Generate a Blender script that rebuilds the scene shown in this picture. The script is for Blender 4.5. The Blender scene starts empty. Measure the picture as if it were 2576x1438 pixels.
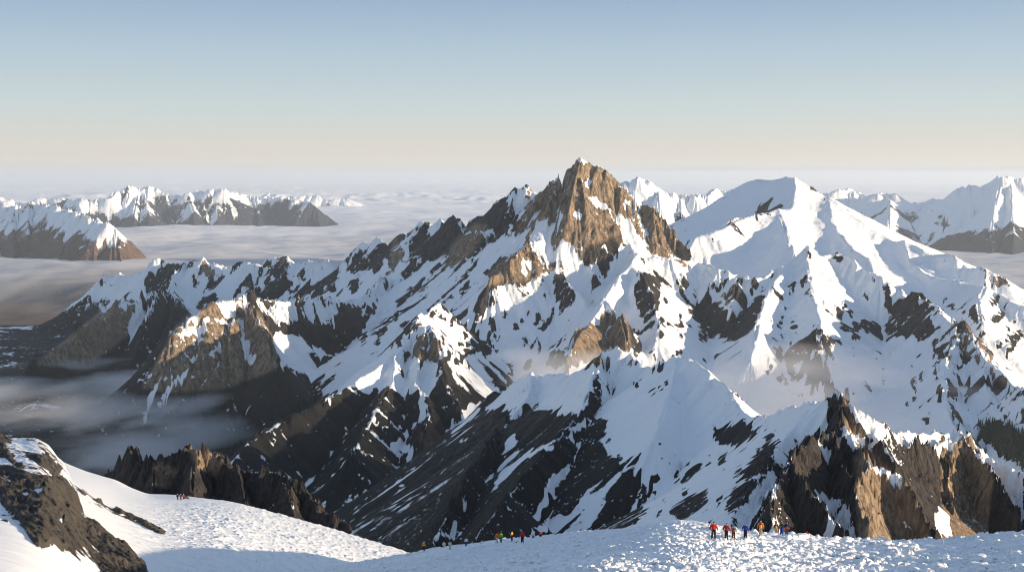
import bpy, math, random
import numpy as np
rnd = random.Random(7)
F = 3109.0; CX, CY = 1288.0, 719.0; HZ = 445.0
PIT = math.atan((CY-HZ)/F)
cp, sp = math.cos(PIT), math.sin(PIT)
C = bpy.context.scene.collection

# ------------------------------------------------------------------ survey: sight lines -> points of the place
def P(px, py, Y):
    v = CY-py; yc = F*cp+v*sp; k = Y/yc
    return ((px-CX)*k, Y, (-F*sp+v*cp)*k)
def proj(X, Y, Z):
    fw = Y*cp-Z*sp; up = Y*sp+Z*cp
    return CX+F*X/fw, CY-F*up/fw

# ------------------------------------------------------------------ noise
_rs = np.random.RandomState(11)
_perm = _rs.permutation(256).astype(np.int32); _perm = np.concatenate([_perm, _perm])
_ang = (_rs.rand(256)*2*np.pi).astype(np.float32); _gx = np.cos(_ang); _gy = np.sin(_ang)
def pn(x, y):
    xi = np.floor(x); yi = np.floor(y); fx = (x-xi).astype(np.float32); fy = (y-yi).astype(np.float32)
    xi = xi.astype(np.int32) & 255; yi = yi.astype(np.int32) & 255
    x1 = (xi+1) & 255; y1 = (yi+1) & 255
    h00 = _perm[_perm[xi]+yi]; h10 = _perm[_perm[x1]+yi]; h01 = _perm[_perm[xi]+y1]; h11 = _perm[_perm[x1]+y1]
    u = fx*fx*fx*(fx*(fx*6-15)+10); v = fy*fy*fy*(fy*(fy*6-15)+10)
    a = _gx[h00]*fx+_gy[h00]*fy; b = _gx[h10]*(fx-1)+_gy[h10]*fy
    c = _gx[h01]*fx+_gy[h01]*(fy-1); d = _gx[h11]*(fx-1)+_gy[h11]*(fy-1)
    a = a+u*(b-a); c = c+u*(d-c)
    return (a+v*(c-a))*1.5
def fbm(x, y, wl, octv=5, gain=.5, ridged=False, seed=0):
    o = 0; amp = 1.; tot = 0
    for i in range(octv):
        n = pn(x/wl+17.3*i+seed*3.7, y/wl-9.1*i+seed*5.3)
        if ridged: n = 1-2*np.abs(n)
        o = o+amp*n; tot += amp; amp *= gain; wl /= 2.03
    return o/tot
def sstep(a, b, x):
    t = np.clip((x-a)/(b-a), 0, 1); return t*t*(3-2*t)
def blur(a, n=1):
    for _ in range(n):
        p = np.pad(a, 1, mode='edge'); a = (p[:-2, 1:-1]+2*p[1:-1, 1:-1]+p[2:, 1:-1])*.25
        p = np.pad(a, 1, mode='edge'); a = (p[1:-1, :-2]+2*p[1:-1, 1:-1]+p[1:-1, 2:])*.25
    return a

# ------------------------------------------------------------------ ridge built terrain
def jitter(pts, step, lat, ver, seed):
    """subdivide a surveyed ridge line; the crest wanders in depth and height a little"""
    r = random.Random(seed); out = []
    for (a, b) in zip(pts[:-1], pts[1:]):
        n = max(1, int(math.hypot(a[0]-b[0], a[1]-b[1])/step))
        for k in range(n):
            t = k/n; q = [a[j]+(b[j]-a[j])*t for j in range(3)]
            if k or out:
                q[1] += r.uniform(-ver, ver); q[2] += r.uniform(-lat, lat)
            out.append(q)
    out.append(list(pts[-1])); return out
def eval_ridge(H, X, Y, pts, s, L, sf):
    for a, b in zip(pts[:-1], pts[1:]):
        A = P(*a); B = P(*b); zmax = max(A[2], B[2])
        R = 1500.0 if L > 100 else 900
        R = min(R, (zmax+1300)/max(sf, .2))
        y0 = min(A[1], B[1])-R; y1 = max(A[1], B[1])+R
        i0 = np.searchsorted(Y[:, 0], y0); i1 = np.searchsorted(Y[:, 0], y1)
        if i1-i0 < 2: continue
        um = X[0]/Y[0]
        ulo = (min(A[0], B[0])-R)/max(Y[i0, 0], 1); uhi = (max(A[0], B[0])+R)/max(Y[i0, 0], 1)
        ulo2 = (min(A[0], B[0])-R)/Y[i1-1, 0]; uhi2 = (max(A[0], B[0])+R)/Y[i1-1, 0]
        j0 = np.searchsorted(um, min(ulo, ulo2)); j1 = np.searchsorted(um, max(uhi, uhi2))
        if j1-j0 < 2: continue
        x = X[i0:i1, j0:j1]; y = Y[i0:i1, j0:j1]
        dx, dy = B[0]-A[0], B[1]-A[1]; l2 = dx*dx+dy*dy+1e-6
        t = np.clip(((x-A[0])*dx+(y-A[1])*dy)/l2, 0, 1)
        d = np.hypot(x-A[0]-t*dx, y-A[1]-t*dy)
        z = A[2]+t*(B[2]-A[2])-(s-sf)*L*(1-np.exp(-d/L))-sf*d
        h = H[i0:i1, j0:j1]
        np.maximum(h, z, out=h)
def smax(a, b, k):
    h = np.clip(.5+.5*(a-b)/k, 0, 1); return b+(a-b)*h+k*h*(1-h)
class Field:
    def __init__(s, u0, u1, nu, ys):
        s.u = np.linspace(u0, u1, nu).astype(np.float32); s.y = np.array(ys, np.float32)
        s.Y = np.repeat(s.y[:, None], nu, 1); s.X = s.Y*s.u[None]
        s.Z = None
    def world_grad(s, Z):
        zy = np.gradient(Z, s.y, axis=0); zu = np.gradient(Z, s.u, axis=1)
        gx = zu/s.Y; return gx, zy-s.u[None]*gx
    def lic(s, Z, N, steps, k):
        """smear N along the fall line of Z: gullies, flutes and streaks run downhill"""
        gx, gy = s.world_grad(Z); g = np.hypot(gx, gy)+1e-3
        vx, vy = -gx/g, -gy/g
        du = (vx-s.u[None]*vy)/s.Y/(s.u[1]-s.u[0])*k*s.Y
        dyi = np.gradient(s.y)[:, None]; dv = vy*k*s.Y/dyi
        ny, nu = Z.shape
        I0, J0 = np.meshgrid(np.arange(ny, dtype=np.float32), np.arange(nu, dtype=np.float32), indexing='ij')
        acc = N.copy(); w = 1.
        for sg in (1, -1):
            i, j = I0.copy(), J0.copy()
            for q in range(steps):
                ii = np.clip(i, 0, ny-1.01); jj = np.clip(j, 0, nu-1.01)
                a = ii.astype(np.int32); b = jj.astype(np.int32)
                i = i+sg*dv[a, b]; j = j+sg*du[a, b]
                ii = np.clip(i, 0, ny-1.01); jj = np.clip(j, 0, nu-1.01)
                a = ii.astype(np.int32); b = jj.astype(np.int32); fa = ii-a; fb = jj-b
                acc += (N[a, b]*(1-fa)*(1-fb)+N[a+1, b]*fa*(1-fb)+N[a, b+1]*(1-fa)*fb+N[a+1, b+1]*fa*fb)*(1-q/steps)
        acc -= acc.mean(); return acc/acc.std()
    def mesh(s, name, mat, attrs={}):
        ny, nu = s.Z.shape
        me = bpy.data.meshes.new(name)
        co = np.stack([s.X, s.Y, s.Z], -1).reshape(-1, 3).astype(np.float32)
        me.vertices.add(ny*nu); me.vertices.foreach_set('co', co.ravel())
        idx = np.arange(ny*nu, dtype=np.int32).reshape(ny, nu)
        q = np.stack([idx[:-1, :-1], idx[:-1, 1:], idx[1:, 1:], idx[1:, :-1]], -1).reshape(-1, 4)
        n = len(q); me.loops.add(n*4); me.loops.foreach_set('vertex_index', q.ravel())
        me.polygons.add(n); me.polygons.foreach_set('loop_start', np.arange(0, n*4, 4, dtype=np.int32))
        me.polygons.foreach_set('loop_total', np.full(n, 4, np.int32))
        me.update(calc_edges=True)
        me.polygons.foreach_set('use_smooth', np.ones(n, bool))
        for k, v in attrs.items():
            at = me.attributes.new(k, 'FLOAT', 'POINT'); at.data.foreach_set('value', v.astype(np.float32).ravel())
        me.materials.append(mat)
        o = bpy.data.objects.new(name, me); C.objects.link(o); return o
    def height(s, x, y):
        i = np.interp(y, s.y, np.arange(len(s.y))); j = np.interp(x/y, s.u, np.arange(len(s.u)))
        a, b = min(int(i), len(s.y)-2), min(int(j), len(s.u)-2); fa, fb = i-a, j-b; Z = s.Z
        return Z[a, b]*(1-fa)*(1-fb)+Z[a+1, b]*fa*(1-fb)+Z[a, b+1]*(1-fa)*fb+Z[a+1, b+1]*fa*fb

# map of bare rock (+) and snow cover (-), drawn as outlines on the survey and laid on the faces that face the surveyor
def cover_map(polys, seed=0):
    W, Hh = 1400, 780; ox, oy = -112, -60   # map cells of 2 px
    M = np.zeros((Hh, W), np.float32)
    yy, xx = np.mgrid[0:Hh, 0:W]; xx = xx*2+ox+0.; yy = yy*2+oy+0.
    for val, pts in polys:
        p = np.array(pts, float); x0, y0 = p.min(0)-8; x1, y1 = p.max(0)+8
        a, b = max(0, int((y0-oy)/2)), min(Hh, int((y1-oy)/2)+1); c, d = max(0, int((x0-ox)/2)), min(W, int((x1-ox)/2)+1)
        if b-a < 1 or d-c < 1: continue
        X = xx[a:b, c:d]; Y = yy[a:b, c:d]; ins = np.zeros(X.shape, bool)
        for k in range(len(p)):
            (xa, ya), (xb, yb) = p[k-1], p[k]
            if ya == yb: continue
            ins ^= ((Y < ya) != (Y < yb)) & (X < (xb-xa)*(Y-ya)/(yb-ya)+xa)
        M[a:b, c:d][ins] = val
    return blur(M, 5), ox, oy
def sample_map(M, px, py):
    A, ox, oy = M; x = np.clip((px-ox)/2, 0, A.shape[1]-1.01); y = np.clip((py-oy)/2, 0, A.shape[0]-1.01)
    a = y.astype(int); b = x.astype(int); fa = y-a; fb = x-b
    return A[a, b]*(1-fa)*(1-fb)+A[a+1, b]*fa*(1-fb)+A[a, b+1]*(1-fa)*fb+A[a+1, b+1]*fa*fb

def rock_cover(f, M, streak, fine, smooth_slope, t0=1.12, k=.9, ks=.34, kp=1.0):
    px, py = proj(f.X, f.Y, f.Z)
    gx, gy = f.world_grad(f.Z)
    facing = (gy*f.Y+gx*f.X)-f.Z > -0.02*f.Y      # normal (-gx,-gy,1) against the sight line
    b = sample_map(M, px+16*fine, py+11*streak) * facing
    return (smooth_slope-t0)*k+b*kp+ks*streak+.38*fine

# ------------------------------------------------------------------ materials
def nodes(m):
    m.use_nodes = True; nt = m.node_tree; nt.nodes.clear(); return nt
def N(nt, t, **kw):
    n = nt.nodes.new(t)
    for k, v in kw.items():
        if k in n.inputs: n.inputs[k].default_value = v
        else: setattr(n, k, v)
    return n
def mathn(nt, op, a, b=None, c=None, clamp=False):
    n = nt.nodes.new('ShaderNodeMath'); n.operation = op; n.use_clamp = clamp
    for i, v in enumerate((a, b, c)):
        if v is None: continue
        if hasattr(v, 'is_linked') or hasattr(v, 'links'): nt.links.new(v, n.inputs[i])
        else: n.inputs[i].default_value = v
    return n.outputs[0]
def mixc(nt, f, a, b):
    n = nt.nodes.new('ShaderNodeMix'); n.data_type = 'RGBA'
    if hasattr(f, 'links'): nt.links.new(f, n.inputs[0])
    else: n.inputs[0].default_value = f
    for i, v in ((6, a), (7, b)):
        if hasattr(v, 'links'): nt.links.new(v, n.inputs[i])
        else: n.inputs[i].default_value = (*v, 1)
    return n.outputs[2]
def noise(nt, vec, scale, detail=6, rough=.6, dist=0):
    n = N(nt, 'ShaderNodeTexNoise', Scale=scale, Detail=detail, Roughness=rough, Distortion=dist)
    nt.links.new(vec, n.inputs['Vector']); return n.outputs['Fac']
def scaled(nt, vec, s):
    n = N(nt, 'ShaderNodeMapping'); n.inputs['Scale'].default_value = s; nt.links.new(vec, n.inputs['Vector']); return n.outputs[0]

def terrain_mat(name, wl, rockA, rockB, bump=1.0, snow=(.86, .88, .90), stretch=.35, edge=.05, warm=(.30, .19, .12), snowbump=.5, forest=None, specks=1.):
    """snow over rock: 'rock' is surveyed cover, broken up by fine noise; wl = size of the finest relief in metres"""
    m = bpy.data.materials.new(name); nt = nodes(m)
    geo = N(nt, 'ShaderNodeNewGeometry'); pos = geo.outputs['Position']
    at = N(nt, 'ShaderNodeAttribute', attribute_name='rock'); r = at.outputs['Fac']
    v1 = scaled(nt, pos, (1/wl, 1/wl, stretch/wl))
    n1 = noise(nt, v1, .5, 8, .65); n2 = noise(nt, v1, .07, 6, .6)
    e = mathn(nt, 'ADD', r, mathn(nt, 'MULTIPLY', mathn(nt, 'SUBTRACT', n1, .5), 1.15))
    e = mathn(nt, 'ADD', e, mathn(nt, 'MULTIPLY', mathn(nt, 'SUBTRACT', n2, .5), .35))
    if specks:   # snow lodged on ledges, stones melting out of the snow
        n4 = noise(nt, scaled(nt, pos, (1/wl, 1/wl, .8/wl)), .55, 3, .6); n5 = noise(nt, scaled(nt, pos, (-.8/wl, 1.1/wl, .3/wl)), .42, 4, .6)
        e = mathn(nt, 'SUBTRACT', e, mathn(nt, 'MULTIPLY', mathn(nt, 'MAXIMUM', mathn(nt, 'SUBTRACT', n4, .60), 0), 11*specks))
        e = mathn(nt, 'ADD', e, mathn(nt, 'MULTIPLY', mathn(nt, 'MAXIMUM', mathn(nt, 'SUBTRACT', n5, .62), 0), 9*specks))
    mr = N(nt, 'ShaderNodeMapRange'); nt.links.new(e, mr.inputs[0]); mr.inputs[1].default_value = -edge; mr.inputs[2].default_value = edge
    mask = mr.outputs[0]
    # rock
    v2 = scaled(nt, pos, (1/wl, 1/wl, .22/wl))
    c1 = noise(nt, v2, .9, 8, .7); c2 = noise(nt, scaled(nt, pos, (.05/wl,)*3), 1, 4, .5)
    rc = mixc(nt, mathn(nt, 'MULTIPLY_ADD', mathn(nt, 'SUBTRACT', c1, .5), 3.4, .42, True), rockA, rockB)
    rc = mixc(nt, mathn(nt, 'MULTIPLY', mathn(nt, 'MULTIPLY_ADD', mathn(nt, 'SUBTRACT', c2, .5), 3, .4, True), .55), rc, warm)
    if forest:   # sunlight put into the rock colour: pale gold on sunlit faces, dark elsewhere
        tn = N(nt, 'ShaderNodeAttribute', attribute_name='sunlit_rock')
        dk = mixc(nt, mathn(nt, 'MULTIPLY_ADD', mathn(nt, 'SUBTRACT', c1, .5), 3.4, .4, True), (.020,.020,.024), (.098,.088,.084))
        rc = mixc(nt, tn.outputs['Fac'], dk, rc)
    if forest:   # low ground darker: wet rock, forest, and gorge shade put into the colour
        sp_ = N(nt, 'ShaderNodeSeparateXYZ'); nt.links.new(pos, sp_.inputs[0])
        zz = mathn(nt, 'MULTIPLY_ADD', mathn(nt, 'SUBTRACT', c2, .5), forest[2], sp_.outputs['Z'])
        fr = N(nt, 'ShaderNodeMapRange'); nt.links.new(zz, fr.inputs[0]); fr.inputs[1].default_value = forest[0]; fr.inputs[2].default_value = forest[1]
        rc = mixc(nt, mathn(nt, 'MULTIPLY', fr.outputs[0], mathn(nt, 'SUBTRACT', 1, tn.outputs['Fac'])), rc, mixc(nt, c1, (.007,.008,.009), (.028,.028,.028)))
    col = mixc(nt, mask, snow, rc)
    b = N(nt, 'ShaderNodeBsdfPrincipled'); nt.links.new(col, b.inputs['Base Color'])
    rg = mathn(nt, 'MULTIPLY_ADD', mask, .3, .55); nt.links.new(rg, b.inputs['Roughness'])
    b.inputs['Specular IOR Level'].default_value = .25
    # relief: cracked columns on rock, soft wind crust on snow
    vor = N(nt, 'ShaderNodeTexVoronoi', Scale=.22, feature='F1'); nt.links.new(v2, vor.inputs['Vector'])
    rb = mathn(nt, 'ADD', mathn(nt, 'MULTIPLY', c1, 1.3), mathn(nt, 'MULTIPLY', vor.outputs['Distance'], .9))
    sb = mathn(nt, 'MULTIPLY', noise(nt, scaled(nt, pos, (.3/wl,)*3), 1, 6, .55), snowbump)
    hb = N(nt, 'ShaderNodeMix', data_type='FLOAT'); nt.links.new(mask, hb.inputs[0]); nt.links.new(sb, hb.inputs[2]); nt.links.new(rb, hb.inputs[3])
    bp = N(nt, 'ShaderNodeBump', Strength=1.0); bp.inputs['Distance'].default_value = wl*bump*1.6
    nt.links.new(hb.outputs[0], bp.inputs['Height']); nt.links.new(bp.outputs[0], b.inputs['Normal'])
    o = N(nt, 'ShaderNodeOutputMaterial'); nt.links.new(b.outputs[0], o.inputs[0])
    return m
ROCK_A = (.085, .070, .056); ROCK_B = (.60, .46, .32)

def tag(o, label=None, cat=None, group=None, kind=None):
    for k, v in (('label', label), ('category', cat), ('group', group), ('kind', kind)):
        if v: o[k] = v
    return o
# ------------------------------------------------------------------ the massif: surveyed crests (photo x, y, metres away)
RIDGES = [  # points, steepness at crest, its reach, far steepness, jitter(step, depth, height)
 # main crest, left to right
 ([(100,905,5900),(150,850,6000),(190,800,6100),(215,765,6150),(228,735,6200),(245,700,6300),(262,685,6300),(285,691,6300),(310,692,6300),(365,683,6300),(376,665,6250),(392,657,6250),(420,662,6250),(465,657,6200),(485,662,6200),(500,655,6100),(510,645,6100),(525,655,6100),(545,660,6100),(575,670,6100),(590,660,6050),(603,657,6050),(625,661,6000),(655,668,6000),(700,668,5970),(740,657,5950),(775,654,5950),(805,655,5900),(840,660,5850),(870,662,5850),(885,650,5850),(900,625,5800),(915,606,5800),(925,612,5780),(943,597,5750),(955,600,5750),(966,616,5700),(985,622,5700),(1003,612,5700),(1022,598,5650),(1046,588,5650),(1055,575,5600),(1063,563,5600),(1078,560,5600),(1090,573,5600),(1098,556,5550),(1108,553,5550),(1118,560,5550),(1130,549,5500),(1143,551,5500),(1157,573,5450),(1180,576,5450),(1192,558,5450),(1215,545,5400),(1232,538,5400),(1246,522,5400),(1262,500,5400),(1283,486,5400),(1300,474,5400),(1318,477,5380),(1340,488,5350),(1352,494,5330),(1364,488,5200),(1375,478,5100),(1385,457,5050)], 1.25,240,.55,(12,25,5.5)),
 # summit tower
 ([(1385,457,5050),(1395,445,5020),(1405,435,5000),(1408,437,5000),(1412,453,5000),(1419,450,5000),(1425,436,5000),(1440,418,5000),(1450,404,5000),(1457,398,5000),(1464,400,5000),(1480,412,5000),(1495,418,5000),(1510,433,5000),(1530,441,5000),(1548,455,4990),(1565,470,4980),(1590,490,4980),(1598,488,4970),(1612,508,4960),(1640,520,4940),(1660,543,4920),(1680,575,4900),(1700,598,4870),(1720,622,4850),(1732,640,4810),(1738,656,4780)], 3.0,110,.8,(9,10,2.5)),
 # buttresses of the tower
 ([(1405,437,5000),(1393,480,4955),(1385,530,4905),(1375,570,4860),(1365,610,4810)],2.2,80,.8,(10,6,3)),
 ([(1457,400,5000),(1450,450,4965),(1445,500,4925),(1450,545,4890)],2.4,45,1.3,(10,5,3)),
 ([(1495,420,5000),(1490,470,4950),(1485,520,4915),(1478,560,4885),(1470,590,4860)],2.4,50,1.2,(10,5,3)),
 ([(1530,443,5000),(1520,480,4965),(1515,520,4935)],2.4,45,1.2,(10,5,3)),
 ([(1565,470,4980),(1560,510,4950),(1562,550,4915),(1570,590,4870)],2.2,50,1.0,(10,5,3)),
 ([(1598,490,4970),(1600,530,4930),(1610,570,4890),(1600,620,4830)],2.0,60,.9,(10,5,3)),
 ([(1640,520,4940),(1650,570,4900),(1665,620,4860),(1690,645,4810)],2.0,60,.9,(10,5,3)),
 # left lit rib below the tower and its fan
 ([(1365,610,4810),(1375,650,4750),(1395,690,4680),(1420,700,4600),(1445,725,4500),(1472,748,4400)],1.5,60,.75,(14,10,3)),
 ([(1365,600,4810),(1335,610,4760),(1305,640,4680),(1275,675,4600),(1235,700,4520)],1.3,80,.6,(12,10,3)),
 ([(1335,605,4770),(1345,650,4700),(1350,690,4620)],1.4,60,.7,(12,10,3)),
 # right rib: snow arete to the lit bastion
 ([(1570,590,4870),(1590,620,4780),(1600,640,4720),(1585,665,4600),(1560,690,4500),(1540,720,4400),(1520,750,4280),(1500,790,4120),(1480,815,4020),(1460,835,3950),(1440,870,3850),(1425,905,3750)],1.2,120,.6,(14,12,3)),
 ([(1520,750,4280),(1545,780,4170),(1560,800,4080),(1575,850,3960),(1580,900,3860)],1.5,80,.7,(14,12,3)),
 ([(1585,665,4600),(1620,690,4480),(1640,740,4330),(1650,790,4180),(1655,850,4030)],1.0,100,.6,(14,12,3)),
 ([(1470,600,4840),(1480,640,4770),(1490,680,4650)],1.6,40,1.0,(14,8,3)),
 # spur to the south east and saddle
 ([(1600,640,4720),(1660,645,4760),(1738,656,4780),(1785,668,4720),(1823,680,4680),(1858,693,4650),(1889,700,4600),(1923,698,4600),(1950,680,4700),(1982,665,4750),(2005,655,4780),(2022,635,4800),(2032,614,4800),(2042,632,4800),(2062,642,4800),(2090,640,4800),(2124,637,4800),(2145,646,4750),(2169,672,4700),(2214,696,4600),(2245,722,4550),(2273,741,4500),(2307,744,4400),(2342,765,4250),(2363,779,4150),(2372,796,4050),(2404,815,3950),(2417,824,3900),(2453,863,3700),(2479,907,3500),(2524,938,3300),(2546,968,3150),(2573,979,3000),(2640,1010,2850),(2720,1050,2700)],1.15,170,.62,(16,22,3.5)),
 # ribs under that crest
 ([(1858,693,4650),(1850,740,4500),(1840,780,4380)],1.0,80,.7,(14,12,3)),
 ([(1982,665,4750),(1950,705,4550),(1930,750,4400),(1912,800,4200),(1900,850,4000),(1890,900,3800)],.9,60,.62,(14,12,3)),
 ([(2032,625,4800),(2035,680,4600),(2045,740,4400),(2060,790,4200),(2060,850,3950)],.85,60,.62,(14,12,3)),
 ([(2417,824,3900),(2390,880,3650),(2372,940,3400),(2380,1000,3150),(2395,1060,2950),(2420,1110,2750),(2460,1160,2550)],1.0,130,.6,(14,12,3)),
 ([(2479,907,3500),(2480,960,3300),(2500,1030,3050),(2540,1100,2800)],1.0,110,.6,(14,12,3)),
 # snow dome
 ([(1723,603,6300),(1733,596,6300),(1760,590,6320),(1789,582,6350),(1820,577,6450),(1860,560,6600),(1892,547,6700),(1920,534,6750),(1958,537,6850),(1990,520,7000),(2000,490,7300),(1996,465,7500)],.75,260,.45,(20,25,2)),
 ([(1837,489,7900),(1868,466,7800),(1892,454,7700),(1910,451,7650),(1923,453,7600),(1940,455,7550),(1958,450,7500),(1974,445,7500),(1996,450,7480),(2017,461,7450),(2034,475,7400),(2058,490,7350),(2083,508,7300),(2108,532,7200),(2134,554,7100),(2169,568,7000),(2204,582,6900),(2252,609,6800),(2273,613,6700),(2301,617,6600),(2328,627,6500),(2352,639,6400),(2384,641,6300),(2404,643,6250),(2422,656,6200),(2435,668,6150),(2460,666,6100),(2477,668,6050),(2498,686,6000),(2532,706,5950),(2558,734,5900),(2564,750,5850),(2600,758,5800),(2700,790,5700)],.75,300,.45,(22,25,2)),
 ([(2083,508,7300),(2090,560,6900),(2120,600,6500),(2150,630,6100),(2185,650,5800)],.7,260,.45,(20,20,2)),
 ([(1960,537,6850),(1975,580,6450),(1990,620,6000)],.7,260,.45,(20,20,2)),
 ([(2273,613,6700),(2290,660,6300),(2330,690,5900),(2400,705,5500),(2480,720,5200),(2570,770,4950),(2700,800,4800)],.7,220,.45,(20,20,3)),
 ([(2480,720,5200),(2460,770,4850),(2470,820,4600)],.8,200,.5,(20,20,3)),
 # left spurs: first castle
 ([(468,660,6200),(440,700,5950),(425,722,5800),(400,738,5550),(370,750,5350),(340,756,5220),(330,762,5200),(318,756,5180),(298,758,5150),(288,782,5120),(270,795,5100),(258,806,5080),(245,807,5060),(228,816,5040),(205,818,5020),(190,838,4990),(168,862,4960),(140,880,4930),(112,896,4900),(80,925,4850)],1.9,110,.85,(11,14,4)),
 ([(228,740,6200),(240,770,5980),(262,790,5800)],1.3,100,.8,(14,12,3)),
 ([(370,750,5350),(380,790,5200),(365,840,5050),(350,880,4950)],1.5,80,.8,(12,12,3)),
 ([(425,722,5800),(445,780,5400),(430,840,5050),(400,880,4850)],1.2,100,.75,(12,12,3)),
 # second castle
 ([(1003,650,5600),(980,690,5350),(945,725,5100),(905,748,4950),(860,757,4850),(800,760,4800),(745,760,4750),(700,757,4700),(655,750,4660),(628,742,4630),(612,741,4600),(590,754,4570),(558,752,4520),(535,762,4480),(510,775,4440),(480,795,4400),(462,815,4370),(440,830,4340),(425,860,4310),(405,885,4280),(390,915,4250),(368,958,4210),(350,1000,4150)],1.5,110,.75,(12,14,3.5)),
 ([(590,756,4570),(588,800,4480),(580,850,4400),(560,900,4310),(530,950,4220),(470,1000,4120),(420,1040,4000)],1.7,60,.9,(12,12,3)),
 ([(628,742,4630),(630,790,4530),(640,800,4480),(660,830,4420),(675,870,4350),(685,900,4290),(680,940,4200)],1.9,55,1.0,(12,10,3)),
 ([(510,775,4440),(520,840,4350),(510,900,4260),(480,960,4170)],1.8,50,.9,(12,10,3)),
 # ribs right of the second castle running down to the left
 ([(985,622,5700),(990,650,5600),(985,690,5400)],1.7,60,.8,(10,10,3)),
 ([(1157,580,5450),(1165,600,5350),(1150,640,5200),(1130,668,5050)],1.7,60,.8,(10,10,3)),
 ([(1300,476,5400),(1280,530,5250),(1250,570,5100),(1210,580,5050)],1.5,80,.8,(12,10,3)),
 # lower centre spur with the lit knob and the big dark slope
 ([(1108,762,4200),(1085,775,4100),(1065,795,4000),(1052,815,3920),(1072,825,3880),(1095,838,3800),(1110,880,3650),(1110,930,3520),(1130,990,3380),(1160,1040,3250),(1185,1080,3100)],1.2,110,.75,(12,14,3.5)),
 ([(1052,815,3920),(1020,860,3800),(985,900,3680),(930,935,3560),(870,975,3450),(800,1015,3330),(740,1045,3220),(690,1072,3120),(640,1105,3000),(600,1140,2850),(560,1190,2700)],1.0,160,.8,(14,14,3.5)),
 ([(1072,825,3880),(1060,900,3650),(1045,960,3500),(1070,1000,3350),(1080,1050,3200),(1060,1120,3000)],1.2,110,.8,(12,12,3)),
 ([(985,900,3680),(990,960,3500),(960,1010,3320),(920,1080,3080),(880,1150,2800)],1.0,110,.8,(14,12,3)),
 # near ridge from the shoulder over the two snow tops to the crag
 ([(1210,1020,2650),(1240,1000,2600),(1290,968,2500),(1320,952,2420),(1345,944,2380),(1400,938,2300),(1440,940,2230),(1480,915,2120),(1495,900,2050),(1515,886,2000),(1535,880,1980),(1562,880,1960),(1585,890,1930),(1605,905,1900),(1630,921,1860),(1648,925,1830),(1668,917,1800),(1690,905,1760),(1702,897,1740),(1718,899,1720),(1750,908,1680),(1770,924,1640),(1798,948,1590),(1822,962,1550),(1840,985,1510),(1858,1018,1460),(1872,1038,1420),(1890,1047,1360),(1925,1050,1280),(1960,1035,1180),(1985,1025,1120),(2020,1025,1050),(2050,1015,980),(2078,1002,930)],1.05,120,.62,(12,10,2.2)),
 ([(2078,1002,930),(2083,990,925),(2095,984,920),(2105,981,915),(2118,985,910),(2135,1000,905),(2145,1020,900),(2175,1035,900),(2200,1050,910),(2215,1058,920),(2228,1078,930),(2260,1084,950),(2300,1089,980),(2340,1095,1010),(2362,1098,1020),(2385,1092,1030),(2410,1097,1030),(2425,1103,1030),(2450,1125,1030),(2490,1150,1020),(2530,1172,1000),(2600,1200,960),(2700,1250,900)],1.9,55,.8,(9,5,1.3)),
 # crag ribs and walls
 ([(2105,981,915),(2112,1030,890),(2118,1075,868),(2140,1105,850),(2165,1135,825),(2188,1163,803)],2.2,24,1.2,(9,3,1.2)),
 ([(2188,1163,803),(2215,1170,806),(2240,1180,806),(2262,1192,803),(2285,1222,797),(2305,1262,787),(2325,1300,776),(2345,1340,765),(2360,1380,752)],3.2,30,1.6,(8,3,1.4)),
 ([(2188,1163,803),(2170,1190,782),(2150,1225,762),(2165,1280,735),(2185,1340,712)],2.6,16,1.5,(9,3,1.2)),
 ([(2118,1075,868),(2080,1090,850),(2045,1110,835),(2010,1135,815),(1985,1170,790),(1960,1210,765),(1945,1245,740),(1940,1290,715),(1950,1340,690)],1.8,24,1.0,(10,3,1.2)),
 ([(1992,1172,790),(2003,1195,768),(2035,1225,752),(2070,1265,738),(2100,1310,722),(2130,1370,700)],2.8,20,1.3,(9,3,1.2)),
 ([(2105,1085,862),(2100,1120,838),(2118,1160,815),(2140,1200,792)],2.4,12,1.5,(9,3,1.2)),
 ([(2205,1056,912),(2200,1090,886),(2225,1125,866),(2250,1160,848)],2.2,18,1.3,(9,3,1.2)),
 ([(2255,1122,925),(2285,1126,935),(2310,1120,948),(2345,1128,955),(2362,1104,985),(2385,1100,1005),(2400,1108,1000)],2.9,40,1.4,(8,3,1.4)),
 ([(2405,1108,1005),(2425,1106,1010),(2440,1120,1000),(2462,1150,985),(2480,1172,972),(2505,1205,955),(2528,1250,935),(2550,1300,915),(2570,1360,895)],3.0,45,1.5,(8,3,1.4)),
 ([(2405,1108,1005),(2390,1150,975),(2385,1200,950),(2395,1260,925),(2400,1340,895)],2.6,16,1.6,(9,3,1.2)),
 # ribs of the near ridge running down left
 ([(1515,886,2000),(1500,930,1900),(1480,1000,1790),(1440,1060,1690),(1390,1120,1590),(1330,1190,1480),(1270,1260,1370),(1210,1330,1270),(1160,1400,1180)],1.15,90,.75,(14,9,2.2)),
 ([(1345,944,2380),(1330,990,2250),(1280,1060,2080),(1230,1120,1930),(1180,1200,1760),(1130,1290,1580),(1090,1360,1450)],1.3,90,.85,(14,9,2.2)),
 ([(1702,897,1740),(1692,960,1640),(1670,1040,1530),(1645,1110,1430)],.8,60,.68,(14,9,2)),
 ([(2050,1015,980),(2000,1070,930),(1950,1130,880),(1900,1200,820),(1850,1280,760),(1820,1360,700)],.8,70,.62,(14,6,1.5)),
 # brown crag under the left slope
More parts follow.
